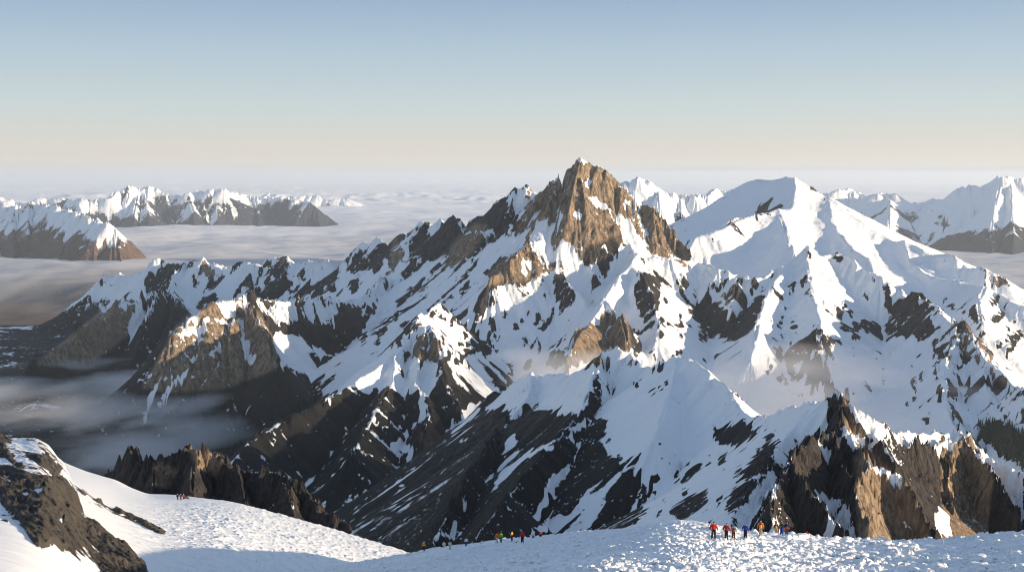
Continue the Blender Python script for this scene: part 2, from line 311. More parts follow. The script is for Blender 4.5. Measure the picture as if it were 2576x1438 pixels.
 ([(250,1230,760),(285,1192,750),(300,1182,745),(312,1170,742),(325,1155,740),(350,1162,735),(368,1166,732),(402,1168,730),(412,1150,728),(430,1139,725),(468,1140,722),(482,1134,720),(497,1130,718),(516,1133,715),(545,1146,710),(560,1160,705),(575,1172,700),(600,1181,695),(625,1186,690),(655,1184,685),(700,1186,680),(716,1198,675),(728,1212,670),(755,1222,665),(772,1232,660),(790,1258,655),(803,1268,650),(812,1288,645),(838,1292,640),(850,1303,635),(866,1315,630),(880,1325,625),(910,1350,615),(960,1390,600)],2.0,30,1.1,(8,4,1.3)),
 ([(497,1130,718),(500,1160,700),(490,1200,680),(480,1250,655)],2.0,14,1.3,(8,3,1)),
 ([(402,1168,730),(395,1195,712),(385,1230,695)],2.0,12,1.3,(8,3,1)),
 ([(575,1172,700),(600,1210,680),(620,1260,655)],2.0,14,1.3,(8,3,1)),
 ([(700,1186,680),(720,1230,660),(740,1280,635)],2.0,14,1.3,(8,3,1)),
 # dark hill behind the crest
 ([(640,690,6700),(655,668,6700),(672,655,6700),(690,648,6700),(705,655,6700),(722,652,6700),(735,665,6700),(760,690,6700)],1.2,150,.7,(9,15,3)),
]
def _deeper(pts):   # the left half of the crest runs away from us
    out = []
    for (x, y, Y) in pts:
        t = min(max((Y-4300)/1500, 0), 1); w = min(max((1400-x)/1300, 0), 1)*t*t*(3-2*t)
        out.append((x, y, Y*(1+.30*w)))
    return out
RIDGES = [(_deeper(a), b, c, d, e) for a, b, c, d, e in RIDGES]
# patches of bare rock (+) and snow (-) as outlines on the survey
ROCK = [
 # general cover, then the single patches on top
 (.8,[(-120,905),(228,742),(300,757),(345,757),(440,740),(470,800),(600,800),(700,930),(850,950),(980,960),(1130,1000),(1215,1010),(1215,1430),(-120,1430)]),
 (-.15,[(600,740),(860,700),(1200,560),(1320,600),(1480,760),(1440,900),(1300,960),(1215,1000),(1110,880),(1050,830),(950,850),(860,880),(690,800)]),
 (-.45,[(1640,650),(2576,640),(2576,1200),(2240,1085),(2100,970),(1880,1050),(1720,890),(1600,860),(1560,740)]),
 (-.8,[(1720,600),(1900,440),(1990,435),(2140,545),(2300,600),(2430,645),(2576,740),(2576,800),(2460,760),(2300,740),(2150,640),(2035,640),(1980,660),(1925,700),(1780,660)]),
 (-.7,[(1640,655),(1740,660),(1925,700),(1930,750),(1890,760),(1800,730),(1700,720)]),
 (-.5,[(480,690),(560,670),(700,665),(870,660),(930,690),(900,740),(850,755),(700,755),(640,745),(600,745),(540,755),(490,760),(470,720)]),
 (.85,[(228,742),(275,748),(330,750),(345,757),(300,757),(285,785),(245,805),(200,820),(150,860),(105,905),(90,890),(150,820)]),
 (.7,[(250,700),(262,683),(285,690),(270,705)]),
 (-.6,[(235,738),(285,692),(365,684),(366,735),(340,748),(280,735)]),
 (.9,[(372,668),(392,655),(465,657),(470,662),(440,690),(420,705),(405,730),(370,735),(366,700)]),
 (-.7,[(322,796),(345,755),(411,725),(414,745),(385,800),(358,840),(335,838)]),
 (-.8,[(298,757),(318,756),(330,762),(320,775),(296,772)]),
 (.85,[(411,725),(430,745),(440,800),(410,815),(380,835),(350,870),(300,880),(270,900),(240,890),(320,850),(385,800)]),
 (.9,[(295,775),(318,782),(325,830),(240,900),(160,905),(110,897),(170,860),(205,820),(250,808),(280,790)]),
 (-.6,[(430,690),(470,665),(500,690),(505,740),(490,768),(480,745),(450,745),(430,735)]),
 (.8,[(495,770),(510,742),(558,738),(540,765),(500,780)]),
 (-.9,[(480,795),(520,768),(560,752),(605,745),(612,760),(600,775),(560,777),(500,788)]),
 (1.,[(475,801),(505,781),(526,777),(597,777),(594,791),(564,801),(510,801)]),
 (.4,[(455,840),(590,815),(605,850),(610,930),(560,965),(480,965),(440,975),(370,970),(390,900)]),
 (-.7,[(440,835),(475,803),(510,803),(590,801),(590,815),(520,820),(460,832)]),
 (-1.,[(480,905),(510,880),(505,905),(480,920)]),(-1.,[(440,955),(480,925),(470,945),(445,975)]),
 (-.9,[(525,885),(555,860),(560,880),(535,895)]),(-.9,[(370,950),(390,930),(385,955)]),
 (-.9,[(370,1000),(395,960),(400,965),(380,1010)]),(-.8,[(410,985),(460,940),(455,955),(415,1000)]),
 (-.7,[(597,800),(612,800),(628,850),(640,900),(630,915),(608,860)]),
 (1.,[(610,840),(622,786),(640,783),(668,824),(676,860),(686,880),(686,905),(625,943),(650,880),(628,845)]),
 (-.8,[(640,755),(700,762),(850,762),(930,730),(1000,690),(1000,740),(900,765),(870,790),(800,805),(700,805),(660,785)]),
 (1.,[(668,800),(690,812),(740,815),(800,812),(850,815),(880,790),(905,765),(900,850),(870,880),(840,888),(800,870),(770,860),(720,835),(680,840)]),
 (-.9,[(690,840),(750,855),(800,880),(825,890),(815,930),(760,945),(700,930),(690,890)]),
 (.8,[(650,752),(670,725),(725,708),(735,725),(700,750)]),(.8,[(725,750),(750,718),(790,720),(800,735),(765,752)]),
 (.7,[(770,748),(830,705),(845,700),(840,725),(800,748)]),(.9,[(480,680),(495,675),(503,700),(495,715),(485,705)]),
 (1.,[(503,644),(520,655),(530,690),(512,690)]),(-.9,[(522,655),(580,668),(560,685),(535,690)]),
 (.9,[(650,680),(690,645),(725,650),(720,672),(680,690)]),
 (.9,[(872,670),(905,612),(945,597),(985,625),(965,655),(950,682),(925,675),(875,675)]),
 (1.,[(1025,636),(1050,570),(1078,560),(1097,567),(1114,548),(1137,548),(1163,584),(1153,610),(1127,636),(1088,659),(1048,642)]),
 (.9,[(970,688),(985,635),(1012,613),(1007,640),(990,680)]),(.9,[(1117,672),(1153,600),(1196,600),(1150,660)]),
 (1.,[(1169,570),(1264,499),(1290,495),(1297,518),(1267,538),(1277,587),(1235,577),(1202,590)]),
 (-.7,[(1270,492),(1300,474),(1346,500),(1330,530),(1310,600),(1280,560)]),
 (.5,[(1330,500),(1345,515),(1330,560),(1300,600),(1290,560),(1310,540)]),
 (1.,[(1320,597),(1346,544),(1404,436),(1395,470),(1352,544),(1330,600)]),
 (.55,[(1359,544),(1398,440),(1411,456),(1405,505),(1395,557),(1411,616),(1398,629),(1365,597)]),
 (-.6,[(1350,560),(1385,545),(1392,575),(1370,590),(1345,600)]),(-.6,[(1385,470),(1402,462),(1400,485),(1380,490)]),
 (.55,[(1424,440),(1457,402),(1493,417),(1529,443),(1588,505),(1588,528),(1522,531),(1529,557),(1483,590),(1447,606),(1415,564),(1418,505)]),
 (-1.,[(1410,450),(1421,450),(1414,520),(1418,570),(1408,540)]),
 (-1.1,[(1455,459),(1480,435),(1492,459),(1470,465)]),(-.9,[(1444,535),(1455,525),(1464,551),(1450,557)]),
 (-1.2,[(1480,489),(1500,490),(1532,524),(1530,540),(1496,515)]),(-1.1,[(1443,415),(1457,396),(1482,412),(1468,420),(1450,425)]),
 (-.9,[(1495,418),(1515,432),(1520,460),(1505,445)]),(.2,[(1535,470),(1570,480),(1605,515),(1600,560),(1560,545),(1530,520)]),(-.8,[(1555,495),(1590,505),(1600,520),(1570,512)]),(-.5,[(1424,480),(1432,470),(1436,520),(1428,560)]),(-.6,[(1500,470),(1512,480),(1516,500),(1504,495)]),
 (-.9,[(1525,532),(1580,545),(1640,600),(1720,658),(1780,670),(1780,700),(1680,690),(1600,640),(1540,580)]),
 (.35,[(1580,560),(1600,555),(1680,620),(1700,650),(1650,640)]),
 (1.,[(1610,512),(1650,538),(1685,584),(1735,650),(1735,658),(1690,625),(1640,580),(1608,531)]),
 (1.,[(1222,695),(1258,642),(1264,659),(1300,655),(1323,613),(1352,623),(1352,659),(1365,688),(1333,701),(1313,714),(1280,701),(1235,708)]),
 (-1.,[(1310,660),(1335,650),(1330,685),(1310,690)]),(-1.,[(1270,636),(1307,597),(1323,603),(1307,646),(1280,662)]),
 (.8,[(1365,636),(1392,665),(1388,680),(1368,685)]),(-.9,[(1340,600),(1362,600),(1360,640),(1335,630)]),
 (-.9,[(1412,600),(1440,610),(1475,700),(1490,600),(1530,600),(1500,690),(1480,760),(1440,720),(1400,630)]),
 (1.,[(1474,662),(1490,603),(1522,564),(1525,600),(1500,650),(1487,665)]),(.9,[(1503,662),(1520,625),(1529,640),(1510,675)]),
 (.8,[(1537,590),(1560,577),(1560,605),(1545,605)]),
 (-.8,[(1560,620),(1600,640),(1620,700),(1590,780),(1540,780),(1500,800),(1450,840),(1420,880),(1400,870),(1470,780),(1530,700)]),
 (.85,[(985,760),(1030,725),(1078,690),(1055,737),(1005,757)]),(.7,[(1150,705),(1175,675),(1200,662),(1185,690),(1160,705)]),
 (.9,[(842,842),(850,790),(885,757),(905,765),(920,810),(890,842)]),(.8,[(973,815),(1010,797),(1000,810),(980,820)]),
 (.7,[(927,842),(950,830),(983,828),(960,845)]),(.7,[(1110,760),(1150,728),(1145,745),(1115,765)]),
 (.7,[(1607,685),(1663,688),(1660,767),(1627,812),(1591,744)]),(.7,[(1369,809),(1388,786),(1385,815)]),
 (1.,[(1430,905),(1450,835),(1470,815),(1522,777),(1555,777),(1575,840),(1580,900),(1500,915)]),
 (-.7,[(1500,790),(1530,775),(1545,790),(1520,800)]),
 (.9,[(1043,885),(1052,853),(1083,827),(1101,836),(1110,880),(1092,890),(1056,902)]),
 (-.9,[(990,880),(1035,820),(1070,790),(1085,820),(1050,850),(1040,890),(1000,900)]),
 (.8,[(1110,885),(1140,960),(1215,1000),(1290,960),(1240,1010),(1190,1080),(1140,1080),(1100,960)]),
 (-.7,[(1040,905),(1100,905),(1095,960),(1070,1000),(1075,1040),(1060,1060),(1055,990),(1000,985),(960,990),(880,985),(800,1000),(850,950),(960,880)]),
 (-1.,[(1000,970),(1060,973),(1060,985),(1020,985)]),
 (-1.6,[(1128,1080),(1145,1050),(1208,1005),(1205,1025),(1165,1070),(1135,1090)]),
 (-1.6,[(976,1117),(1008,1104),(1043,1139),(1030,1170),(1020,1145)]),
 (.8,[(1173,840),(1225,840),(1257,878),(1217,880)]),(.9,[(1374,920),(1387,865),(1425,900),(1430,915)]),
 (.6,[(1313,880),(1320,830),(1340,815),(1335,860)]),
 (1.,[(1215,1035),(1290,1045),(1330,1025),(1455,1048),(1480,1020),(1500,1050),(1540,1060),(1500,1110),(1560,1180),(1480,1230),(1400,1330),(1340,1420),(1030,1420),(1110,1300),(1180,1150)]),
 (-1.,[(1215,1030),(1305,955),(1480,910),(1500,925),(1480,1010),(1455,1045),(1400,1035),(1330,1020),(1290,1035),(1240,1030)]),
 (-1.6,[(1235,1242),(1266,1175),(1391,1110),(1396,1117),(1315,1162),(1253,1224)]),(-1.5,[(1257,1170),(1280,1115),(1302,1099),(1295,1130)]),
 (-1.6,[(1338,1296),(1391,1206),(1440,1157),(1436,1184),(1378,1264)]),(-1.5,[(1329,1345),(1378,1309),(1440,1300),(1400,1340)]),
 (-1.4,[(1155,1286),(1182,1237),(1175,1275)]),(-1.4,[(1092,1358),(1140,1310),(1150,1315),(1110,1360)]),
 (-1.,[(1490,1068),(1420,1090),(1440,1070),(1490,1050)]),
 (-.8,[(1500,930),(1530,875),(1600,895),(1700,890),(1870,1030),(1990,1020),(2078,1000),(2080,1060),(2010,1100),(1950,1200),(1980,1360),(1640,1360),(1500,1360),(1590,1240),(1560,1150),(1520,1050)]),
 (.7,[(1490,1330),(1530,1240),(1570,1200),(1620,1210),(1640,1230),(1600,1330),(1560,1345)]),(.7,[(1560,1190),(1620,1130),(1600,1180)]),
 (1.5,[(1796,1072),(1868,1059),(1899,1095),(1854,1126),(1796,1108)]),(1.3,[(1859,1211),(1926,1112),(1952,1108),(1944,1153),(1926,1184),(1875,1211)]),
 (1.3,[(1819,1287),(1850,1233),(1935,1184),(1877,1255),(1832,1291)]),(1.,[(1703,1206),(1730,1170),(1774,1162),(1720,1215)]),
 (1.,[(1685,1287),(1730,1250),(1790,1240),(1740,1300),(1700,1310)]),(1.4,[(1903,1327),(1948,1260),(1953,1282),(1935,1330)]),
 (1.1,[(2080,1005),(2083,985),(2105,970),(2120,980),(2135,1000),(2150,1090),(2190,1150),(2230,1200),(2260,1190),(2300,1110),(2320,1100),(2400,1110),(2430,1110),(2500,1170),(2560,1260),(2560,1360),(2100,1390),(1990,1360),(1980,1210),(1985,1170),(2000,1150),(2040,1100),(2085,1070)]),
 (-1.6,[(1970,1045),(2078,1003),(2084,1040),(2070,1062),(2030,1082),(1955,1085)]),(-1.5,[(2135,1010),(2198,1046),(2216,1068),(2225,1117),(2200,1110),(2150,1060)]),(-1.5,[(2104,1086),(2136,1081),(2194,1130),(2158,1126)]),
 (-1.5,[(2055,1099),(2104,1144),(2069,1153)]),(-1.4,[(2180,1148),(2220,1175),(2207,1180)]),(-1.4,[(2229,1166),(2274,1202),(2269,1224),(2238,1202)]),
 (-1.5,[(2042,1224),(2140,1264),(2140,1300),(2162,1358),(2069,1340),(2087,1287)]),(-1.4,[(2153,1220),(2175,1230),(2160,1250)]),
 (-1.2,[(2176,1265),(2190,1262),(2216,1309),(2205,1309)]),(-1.3,[(2261,1309),(2285,1304),(2310,1350),(2295,1350)]),
 (-1.4,[(2226,1075),(2345,1080),(2403,1090),(2440,1098),(2440,1112),(2403,1108),(2359,1125),(2310,1120),(2265,1126)]),
 (-1.4,[(2350,1285),(2372,1290),(2400,1350),(2354,1350)]),(-1.2,[(2470,1275),(2490,1285),(2490,1320)]),
 (-1.,[(2430,1095),(2480,1130),(2576,1180),(2576,1290),(2520,1220),(2470,1165)]),
 (1.,[(1737,800),(1778,741),(1789,783),(1813,779),(1851,821),(1875,776),(1906,800),(1896,748),(1927,748),(1892,834),(1847,862),(1764,845)]),
 (.9,[(1941,817),(1975,762),(1982,783),(1955,812)]),
 (1.,[(2096,807),(2120,815),(2197,800),(2238,783),(2218,720),(2272,765),(2307,741),(2342,769),(2318,803),(2370,814),(2314,852),(2273,838),(2224,855),(2186,824),(2130,834)]),
 (.2,[(1984,863),(2073,858),(2113,867),(2055,898),(2087,930),(2064,974),(2033,983),(1953,956)]),
 (.7,[(2265,903),(2323,885),(2320,898),(2270,910)]),(.8,[(2345,876),(2399,863),(2390,890),(2360,895)]),(.9,[(2386,854),(2426,822),(2440,840),(2400,862)]),
 (-.9,[(2087,943),(2200,900),(2400,900),(2390,1080),(2250,1075),(2130,1000)]),
 (1.4,[(2456,1078),(2490,1062),(2576,1100),(2576,1178),(2510,1140),(2465,1095)]),(.7,[(2381,952),(2392,960),(2425,1080),(2395,1050)]),
 (1.6,[(1892,545),(1910,513),(1923,506),(1968,495),(1972,509),(1955,527),(1927,534)]),(1.2,[(2034,473),(2050,476),(2075,500),(2065,502)]),
 (1.6,[(2086,630),(2103,621),(2128,644),(2100,642)]),(1.1,[(2028,620),(2036,610),(2045,640),(2030,640)]),
 (1.4,[(2460,665),(2500,683),(2563,745),(2530,728),(2490,700)]),(.8,[(2490,803),(2530,779),(2530,795),(2500,810)]),(.8,[(2532,858),(2576,824),(2576,850),(2550,870)]),
 (.7,[(2363,752),(2400,765),(2410,785),(2380,775)]),
 (.9,[(240,1160),(560,1100),(900,1300),(960,1400),(600,1400),(240,1300)]),
]
_r = random.Random(77)
for n_, box_, ang in ((70, (840,640,1260,900), -38), (26, (1120,780,1440,930), -65), (46, (1540,1090,1960,1335), -48), (16, (1480,890,1720,1040), -45),
                      (44, (1930,800,2230,1000), 58), (26, (2330,760,2576,930), -35), (24, (1640,700,1760,860), 60), (22, (1800,700,2200,790), 62), (18, (2280,900,2460,1080), 60), (30, (520,690,860,760), -40)):
    for _ in range(n_):
        x_, y_ = _r.uniform(box_[0], box_[2]), _r.uniform(box_[1], box_[3]); l_ = _r.uniform(6, 21)*_r.uniform(.6, 1.3); w_ = _r.uniform(2.5, 5.5); a_ = math.radians(ang+_r.uniform(-14, 14))
        c_, s_ = math.cos(a_), math.sin(a_)
        ROCK.append((_r.uniform(1.6, 3.2), [(x_+u*c_-v*s_, y_+u*s_+v*c_) for u, v in ((-l_, 0), (-l_*.3, -w_), (l_*.7, -w_*.6), (l_, 0), (l_*.2, w_), (-l_*.6, w_*.5))]))
ROCK2 = [
 (-.6,[(-100,1000),(700,1000),(2700,1300),(2700,1500),(-100,1500)]),
 (1.2,[(-20,1160),(0,1172),(50,1190),(108,1207),(161,1212),(196,1252),(209,1285),(211,1310),(251,1328),(309,1365),(344,1400),(369,1438),(370,1470),(251,1470),(176,1413),(141,1383),(110,1411),(70,1363),(50,1315),(0,1257),(-30,1250)]),
 (1.2,[(-20,1105),(0,1113),(25,1147),(65,1177),(43,1177),(20,1152),(-20,1140)]),
 (1.2,[(58,1139),(108,1159),(116,1142),(156,1179),(141,1204),(126,1187),(88,1159)]),
 (1.,[(-10,1092),(33,1110),(30,1114),(-10,1105)]),
 (1.1,[(25,1380),(80,1400),(110,1438),(120,1470),(50,1470)]),(1.,[(-10,1325),(25,1330),(15,1350),(-10,1350)]),
 (1.1,[(186,1225),(218,1241),(216,1247),(195,1235)]),(1.2,[(275,1275),(320,1288),(377,1310),(412,1336),(446,1368),(402,1350),(352,1320),(300,1292)]),
 (1.2,[(448,1384),(497,1419),(495,1425),(465,1405)]),(1.,[(237,1253),(262,1262),(258,1268),(240,1258)]),
 (-1.2,[(44,1240),(72,1237),(76,1253),(50,1250)]),(-1.2,[(84,1229),(112,1231),(110,1241),(90,1240)]),(-1.1,[(100,1384),(140,1374),(176,1413),(205,1445),(110,1445)]),
 (-1.2,[(255,1344),(285,1358),(300,1372),(270,1362)]),(-1.,[(150,1300),(165,1310),(150,1318)]),(-1.,[(10,1195),(40,1215),(20,1222)]),
]
def dens(y):
    b = .0030
    for c, w, k in ((790,150,.55),(980,90,.7),(4880,260,.45),(4350,350,.75),(700,60,.6)):
        if abs(y-c) < w: b *= k
    return b
ys = [530.]
while ys[-1] < 12500: ys.append(ys[-1]*(1+dens(ys[-1])))
mas = Field(-.52, .52, 1300, ys)
def build_massif():
    f = mas
    Z = np.full(f.X.shape, -3000., np.float32)
    for k, (pts, s, L, sf, (st, lat, ver)) in enumerate(RIDGES):
        H = np.full(f.X.shape, -4000., np.float32)
        eval_ridge(H, f.X, f.Y, jitter(pts, st, lat, ver, k+1), s, L, sf)
        m = H > -3900
        kk = ((.0012 if s >= 1.7 else .017 if s < .8 and L > 200 else .0045)*f.Y[m]).astype(np.float32)
        Z[m] = smax(Z[m], H[m], kk)
    floor = -950-1050*sstep(7800, 11000, f.Y)
    Z = smax(Z, floor+40*fbm(f.X, f.Y, 900, 3, seed=4), 60)
    rockm = sstep(-.1, .5, blur(sample_map(cover_map(ROCK), *proj(f.X, f.Y, Z)), 2))
    # relief that follows the fall line
    sc = np.clip(f.Y/4500, .12, 1.6)
    gx, gy = f.world_grad(blur(Z, 2)); sl = np.clip(np.hypot(gx, gy), 0, 3)
    rg = fbm(f.X, f.Y, 420, 5, .52, True, 1); r2 = fbm(f.X, f.Y, 120, 4, .55, True, 2)
    amp = np.clip(sl-.25, 0, 1.2)
    Z += (.55+.45*rockm)*(rg-.15)*30*amp*sc*(1-.65*sstep(1600, 1100, f.Y))*sstep(.0, .5, sl)+(r2-.1)*9*amp*np.sqrt(sc)*np.clip(sc*1.2, 0, 1)
    Z += 44*sstep(5200, 6500, f.Y)*fbm(f.X, f.Y, 620, 5, .5, seed=33)*sstep(.15, .4, sl)+7*sc*fbm(f.X, f.Y, 240, 3, .5, seed=34)
    bz = blur(Z, 3)
    rs = np.random.RandomState(3)
    w1 = blur(rs.randn(*Z.shape).astype(np.float32), 2)
    S1 = f.lic(bz, w1, 26, .0012)
    w2 = blur(rs.randn(*Z.shape).astype(np.float32), 10)
    S2 = f.lic(bz, w2, 30, .0022)
    w3 = blur(rs.randn(*Z.shape).astype(np.float32), 34)
    S3 = f.lic(blur(Z, 8), w3, 30, .0034); G3 = .9-np.abs(S3)     # ribs and couloirs
    Z += G3*13*np.clip(sc, .12, 1.25)*np.clip(sl-.3, 0, 1.0)*(.6+.4*rockm)
    Z += (S2*8.0*np.clip(sc, .15, 1.2)+S1*(4.0+1.8*rockm*sstep(1.1, 1.8, sl))*np.clip(sc, .12, 1.2))*np.clip(sl-.3, 0, 1.3)
    wn = sstep(1900, 1000, f.Y)
    Z += amp*(.25+.75*rockm)*(wn*np.clip(f.Y/1100, .4, 1)*sstep(.7, 1.4, sl)*(4.5*(fbm(f.X*1.3, f.Y, 40, 4, .6, True, 5)-.1)+1.5*(fbm(f.X*1.3, f.Y, 12, 3, .6, True, 6)-.1))
              +(1-wn)*np.clip(f.Y/4500, .3, 1.4)*(7*(fbm(f.X, f.Y, 60, 3, .65, True, 7)-.1)))
    f.Z = Z
    gx, gy = f.world_grad(blur(Z, 2)); sl2 = np.hypot(gx, gy)
    fine = fbm(f.X, f.Y, 60, 4, .6, seed=8)
    M = cover_map(ROCK)
    raw = np.hypot(*f.world_grad(Z)); ledge = np.clip(raw-sl2, -1, .4)*.55
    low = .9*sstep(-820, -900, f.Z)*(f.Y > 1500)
    rock = rock_cover(f, M, .7*S1+.4*S2+.45*G3, fine, sl2*.6+sl*.4)
    clus = sstep(-.15, .25, fbm(f.X, f.Y, 380*np.clip(1, 0, 1), 3, seed=31)+.15*(sl-.7))
    bits = 1.5*np.clip(S1-1.35, 0, .9)*clus*sstep(-.95, -.55, sample_map(M, *proj(f.X, f.Y, f.Z)))
    sun_w = sample_map(cover_map(SUNLIT_ROCK), *proj(f.X, f.Y, f.Z))
    return rock+low+ledge+bits, np.clip(sun_w+.15*fine, 0, 1)
SUNLIT_ROCK = [(1, q) for q in (  # outlines of the rock faces painted in the sunlit gold tone
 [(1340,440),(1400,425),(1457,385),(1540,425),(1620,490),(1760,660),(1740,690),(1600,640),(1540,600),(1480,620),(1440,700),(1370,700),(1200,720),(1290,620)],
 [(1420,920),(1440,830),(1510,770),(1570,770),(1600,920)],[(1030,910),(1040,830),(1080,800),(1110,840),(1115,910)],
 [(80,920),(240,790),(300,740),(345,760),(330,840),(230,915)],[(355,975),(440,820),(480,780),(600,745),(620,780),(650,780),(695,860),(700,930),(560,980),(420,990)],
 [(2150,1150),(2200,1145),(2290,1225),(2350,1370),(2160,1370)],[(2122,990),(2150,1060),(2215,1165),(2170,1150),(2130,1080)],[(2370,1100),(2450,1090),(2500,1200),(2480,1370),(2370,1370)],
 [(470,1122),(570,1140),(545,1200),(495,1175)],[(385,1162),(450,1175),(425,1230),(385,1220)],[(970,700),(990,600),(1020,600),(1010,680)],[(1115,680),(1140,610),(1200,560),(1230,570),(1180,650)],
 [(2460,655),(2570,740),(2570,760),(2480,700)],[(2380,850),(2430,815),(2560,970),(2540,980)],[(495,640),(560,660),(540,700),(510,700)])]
rock, sunlit_rock = build_massif()
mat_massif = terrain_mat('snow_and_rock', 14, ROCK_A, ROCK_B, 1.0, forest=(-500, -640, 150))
mat_ridge = terrain_mat('ridge_snow_and_rock', 3.6, ROCK_A, ROCK_B, .8, forest=(-235, -300, 40))  # forest heights raised to paint in the gorge's shade
k = int(np.searchsorted(mas.y, 1900))
for rows, mt in ((slice(0, k+1), mat_ridge), (slice(k, None), mat_massif)):
    g = Field(mas.u[0], mas.u[-1], len(mas.u), mas.y[rows]); g.Z = mas.Z[rows]
    tag(g.mesh('mountain', mt, {'rock': rock[rows], 'sunlit_rock': sunlit_rock[rows]}), kind='structure')

# ------------------------------------------------------------------ camera, light
cam = bpy.data.cameras.new('camera'); co = bpy.data.objects.new('camera', cam); C.objects.link(co)
cam.sensor_width = 36; cam.lens = 36*F/2576; cam.clip_end = 400000; cam.clip_start = 1
co.rotation_euler = (math.pi/2-PIT, 0, 0); bpy.context.scene.camera = co
SUN_AZ = math.radians(112); SUN_EL = math.radians(9.2)   # azimuth from +Y clockwise
sd = (math.sin(SUN_AZ)*math.cos(SUN_EL), math.cos(SUN_AZ)*math.cos(SUN_EL), math.sin(SUN_EL))
from mathutils import Vector
L = bpy.data.lights.new('sun', 'SUN'); L.energy = 5.0; L.angle = math.radians(.5); L.color = (1, .78, .53)
lo = bpy.data.objects.new('sun', L); C.objects.link(lo); lo.rotation_euler = Vector(sd).to_track_quat('Z', 'Y').to_euler()
w = bpy.data.worlds.new('World'); bpy.context.scene.world = w; nt = nodes(w)
tc = N(nt, 'ShaderNodeTexCoord'); sx = N(nt, 'ShaderNodeSeparateXYZ'); nt.links.new(tc.outputs['Generated'], sx.inputs[0])
rp = N(nt, 'ShaderNodeValToRGB'); nt.links.new(sx.outputs['Z'], rp.inputs[0]); el = rp.color_ramp.elements
cols = [(0,(.80,.77,.70)),(.004,(.82,.77,.70)),(.012,(.88,.79,.68)),(.03,(.78,.77,.70)),(.053,(.67,.755,.755)),(.098,(.50,.64,.745)),(.145,(.335,.475,.665)),(.22,(.32,.44,.62)),(.4,(.27,.38,.56)),(1,(.235,.34,.52))]
el[0].position = 0; el[0].color = (*cols[0][1], 1); el[1].position = 1; el[1].color = (*cols[-1][1], 1)
for p_, c_ in cols[1:-1]:
    e = el.new(p_); e.color = (*c_, 1)
# two long thin cloud streaks low on the right
def rng(v, a, b, c, d):
    q = []
    for lo_, hi_ in ((a, b), (d, c)):
        mr = N(nt, 'ShaderNodeMapRange', interpolation_type='SMOOTHSTEP'); nt.links.new(v, mr.inputs[0]); mr.inputs[1].default_value = lo_; mr.inputs[2].default_value = hi_; q.append(mr.outputs[0])
    return mathn(nt, 'MULTIPLY', q[0], q[1])
nz = noise(nt, scaled(nt, tc.outputs['Generated'], (9, 9, 260)), 1, 4, .5)
zz = mathn(nt, 'MULTIPLY_ADD', mathn(nt, 'SUBTRACT', nz, .5), .006, sx.outputs['Z'])
mk = mathn(nt, 'MULTIPLY', rng(zz, .0048, .0058, .0066, .0084), rng(sx.outputs['X'], .0, .16, .6, .9))
skycol = mixc(nt, mathn(nt, 'MULTIPLY', mk, .8), rp.outputs[0], (.60,.65,.67))
bg = N(nt, 'ShaderNodeBackground', Strength=.55); nt.links.new(skycol, bg.inputs[0])
wo = N(nt, 'ShaderNodeOutputWorld'); nt.links.new(bg.outputs[0], wo.inputs[0])
sc = bpy.context.scene
sc.view_settings.view_transform = 'Standard'; sc.view_settings.look = 'None'; sc.view_settings.exposure = .72
sc.render.engine = 'CYCLES'; sc.cycles.use_denoising = True; sc.cycles.filter_width = 1.0; sc.cycles.max_bounces = 4; sc.cycles.diffuse_bounces = 2; sc.cycles.volume_bounces = 2
# ------------------------------------------------------------------ near slopes: the snow we stand above
ys = [48.]
while ys[-1] < 640: ys.append(ys[-1]*(1+(.0021 if ys[-1] < 290 else .0034)))
near = Field(-.50, .50, 1250, ys)
def tab(pts, q): return np.interp(q, [p[0] for p in pts], [p[1] for p in pts])
def hill(f, crest, s_front, s_back, rnd_=18, wob=0.):
    """a convex snow slope: surveyed crest, gentle fall towards it, steep fall behind"""
    px = CX+f.u*(F*cp)                                    # first guess of the sight line, refined below
    cy = tab([(c[0], c[1]) for c in crest], px)
    for _ in range(3): px = CX+f.u*(F*cp+(CY-cy)*sp); cy = tab([(c[0], c[1]) for c in crest], px)
    cy = np.convolve(np.pad(cy, 4, 'edge'), np.ones(9)/9, 'valid')
    Yc = tab([(c[0], c[2]) for c in crest], px)[None]; v = CY-cy; zc = ((-F*sp+v*cp)/(F*cp+v*sp))[None]*Yc
    sf = tab(s_front, px)[None] if isinstance(s_front, list) else s_front
    d = f.Y-Yc
    front = zc-sf*d
    if wob:   # only the rim follows the surveyed crest; the slope below it is one broad sweep
        kw = int(wob/(px[1]-px[0])); ker = np.hanning(kw*2+1); ker /= ker.sum()
        off = (zc-sf*(0-Yc))[0]; sm = np.convolve(np.pad(off, kw, 'reflect', reflect_type='odd'), ker, 'valid')
        front = front+(sm-off)[None]*(1-np.exp(-(np.minimum(d, 0)/(45 if wob > 150 else 22))**2))
    t = np.clip((d+rnd_)/rnd_, 0, None)
    # roll over: tangent to the sight line at the crest, then falling away
    k = -zc/Yc-sf
    back = front-np.where(d > -rnd_, (t*t)*rnd_*.5*1.0*k, 0)+.5*rnd_*k
    back = np.where(d > 0, back-(s_back-.3)*np.maximum(d, 0)*(1-np.exp(-np.maximum(d, 0)/30)), back)
    return np.minimum(front+.5*rnd_*k, back)
H1 = [(500,1475,262),(700,1450,258),(850,1424,255),(1030,1393,250),(1100,1378,245),(1160,1373,240),(1240,1362,230),(1320,1353,218),(1400,1346,205),(1480,1337,195),(1560,1331,185),(1590,1322,182),(1620,1315,178),(1660,1309,174),(1700,1307,170),(1740,1310,168),(1780,1317,165),(1830,1330,160),(1880,1337,160),(1950,1345,162),(2030,1350,165),(2100,1358,165),(2200,1361,165),(2350,1359,165),(2450,1352,168),(2576,1338,170),(2700,1330,170)]
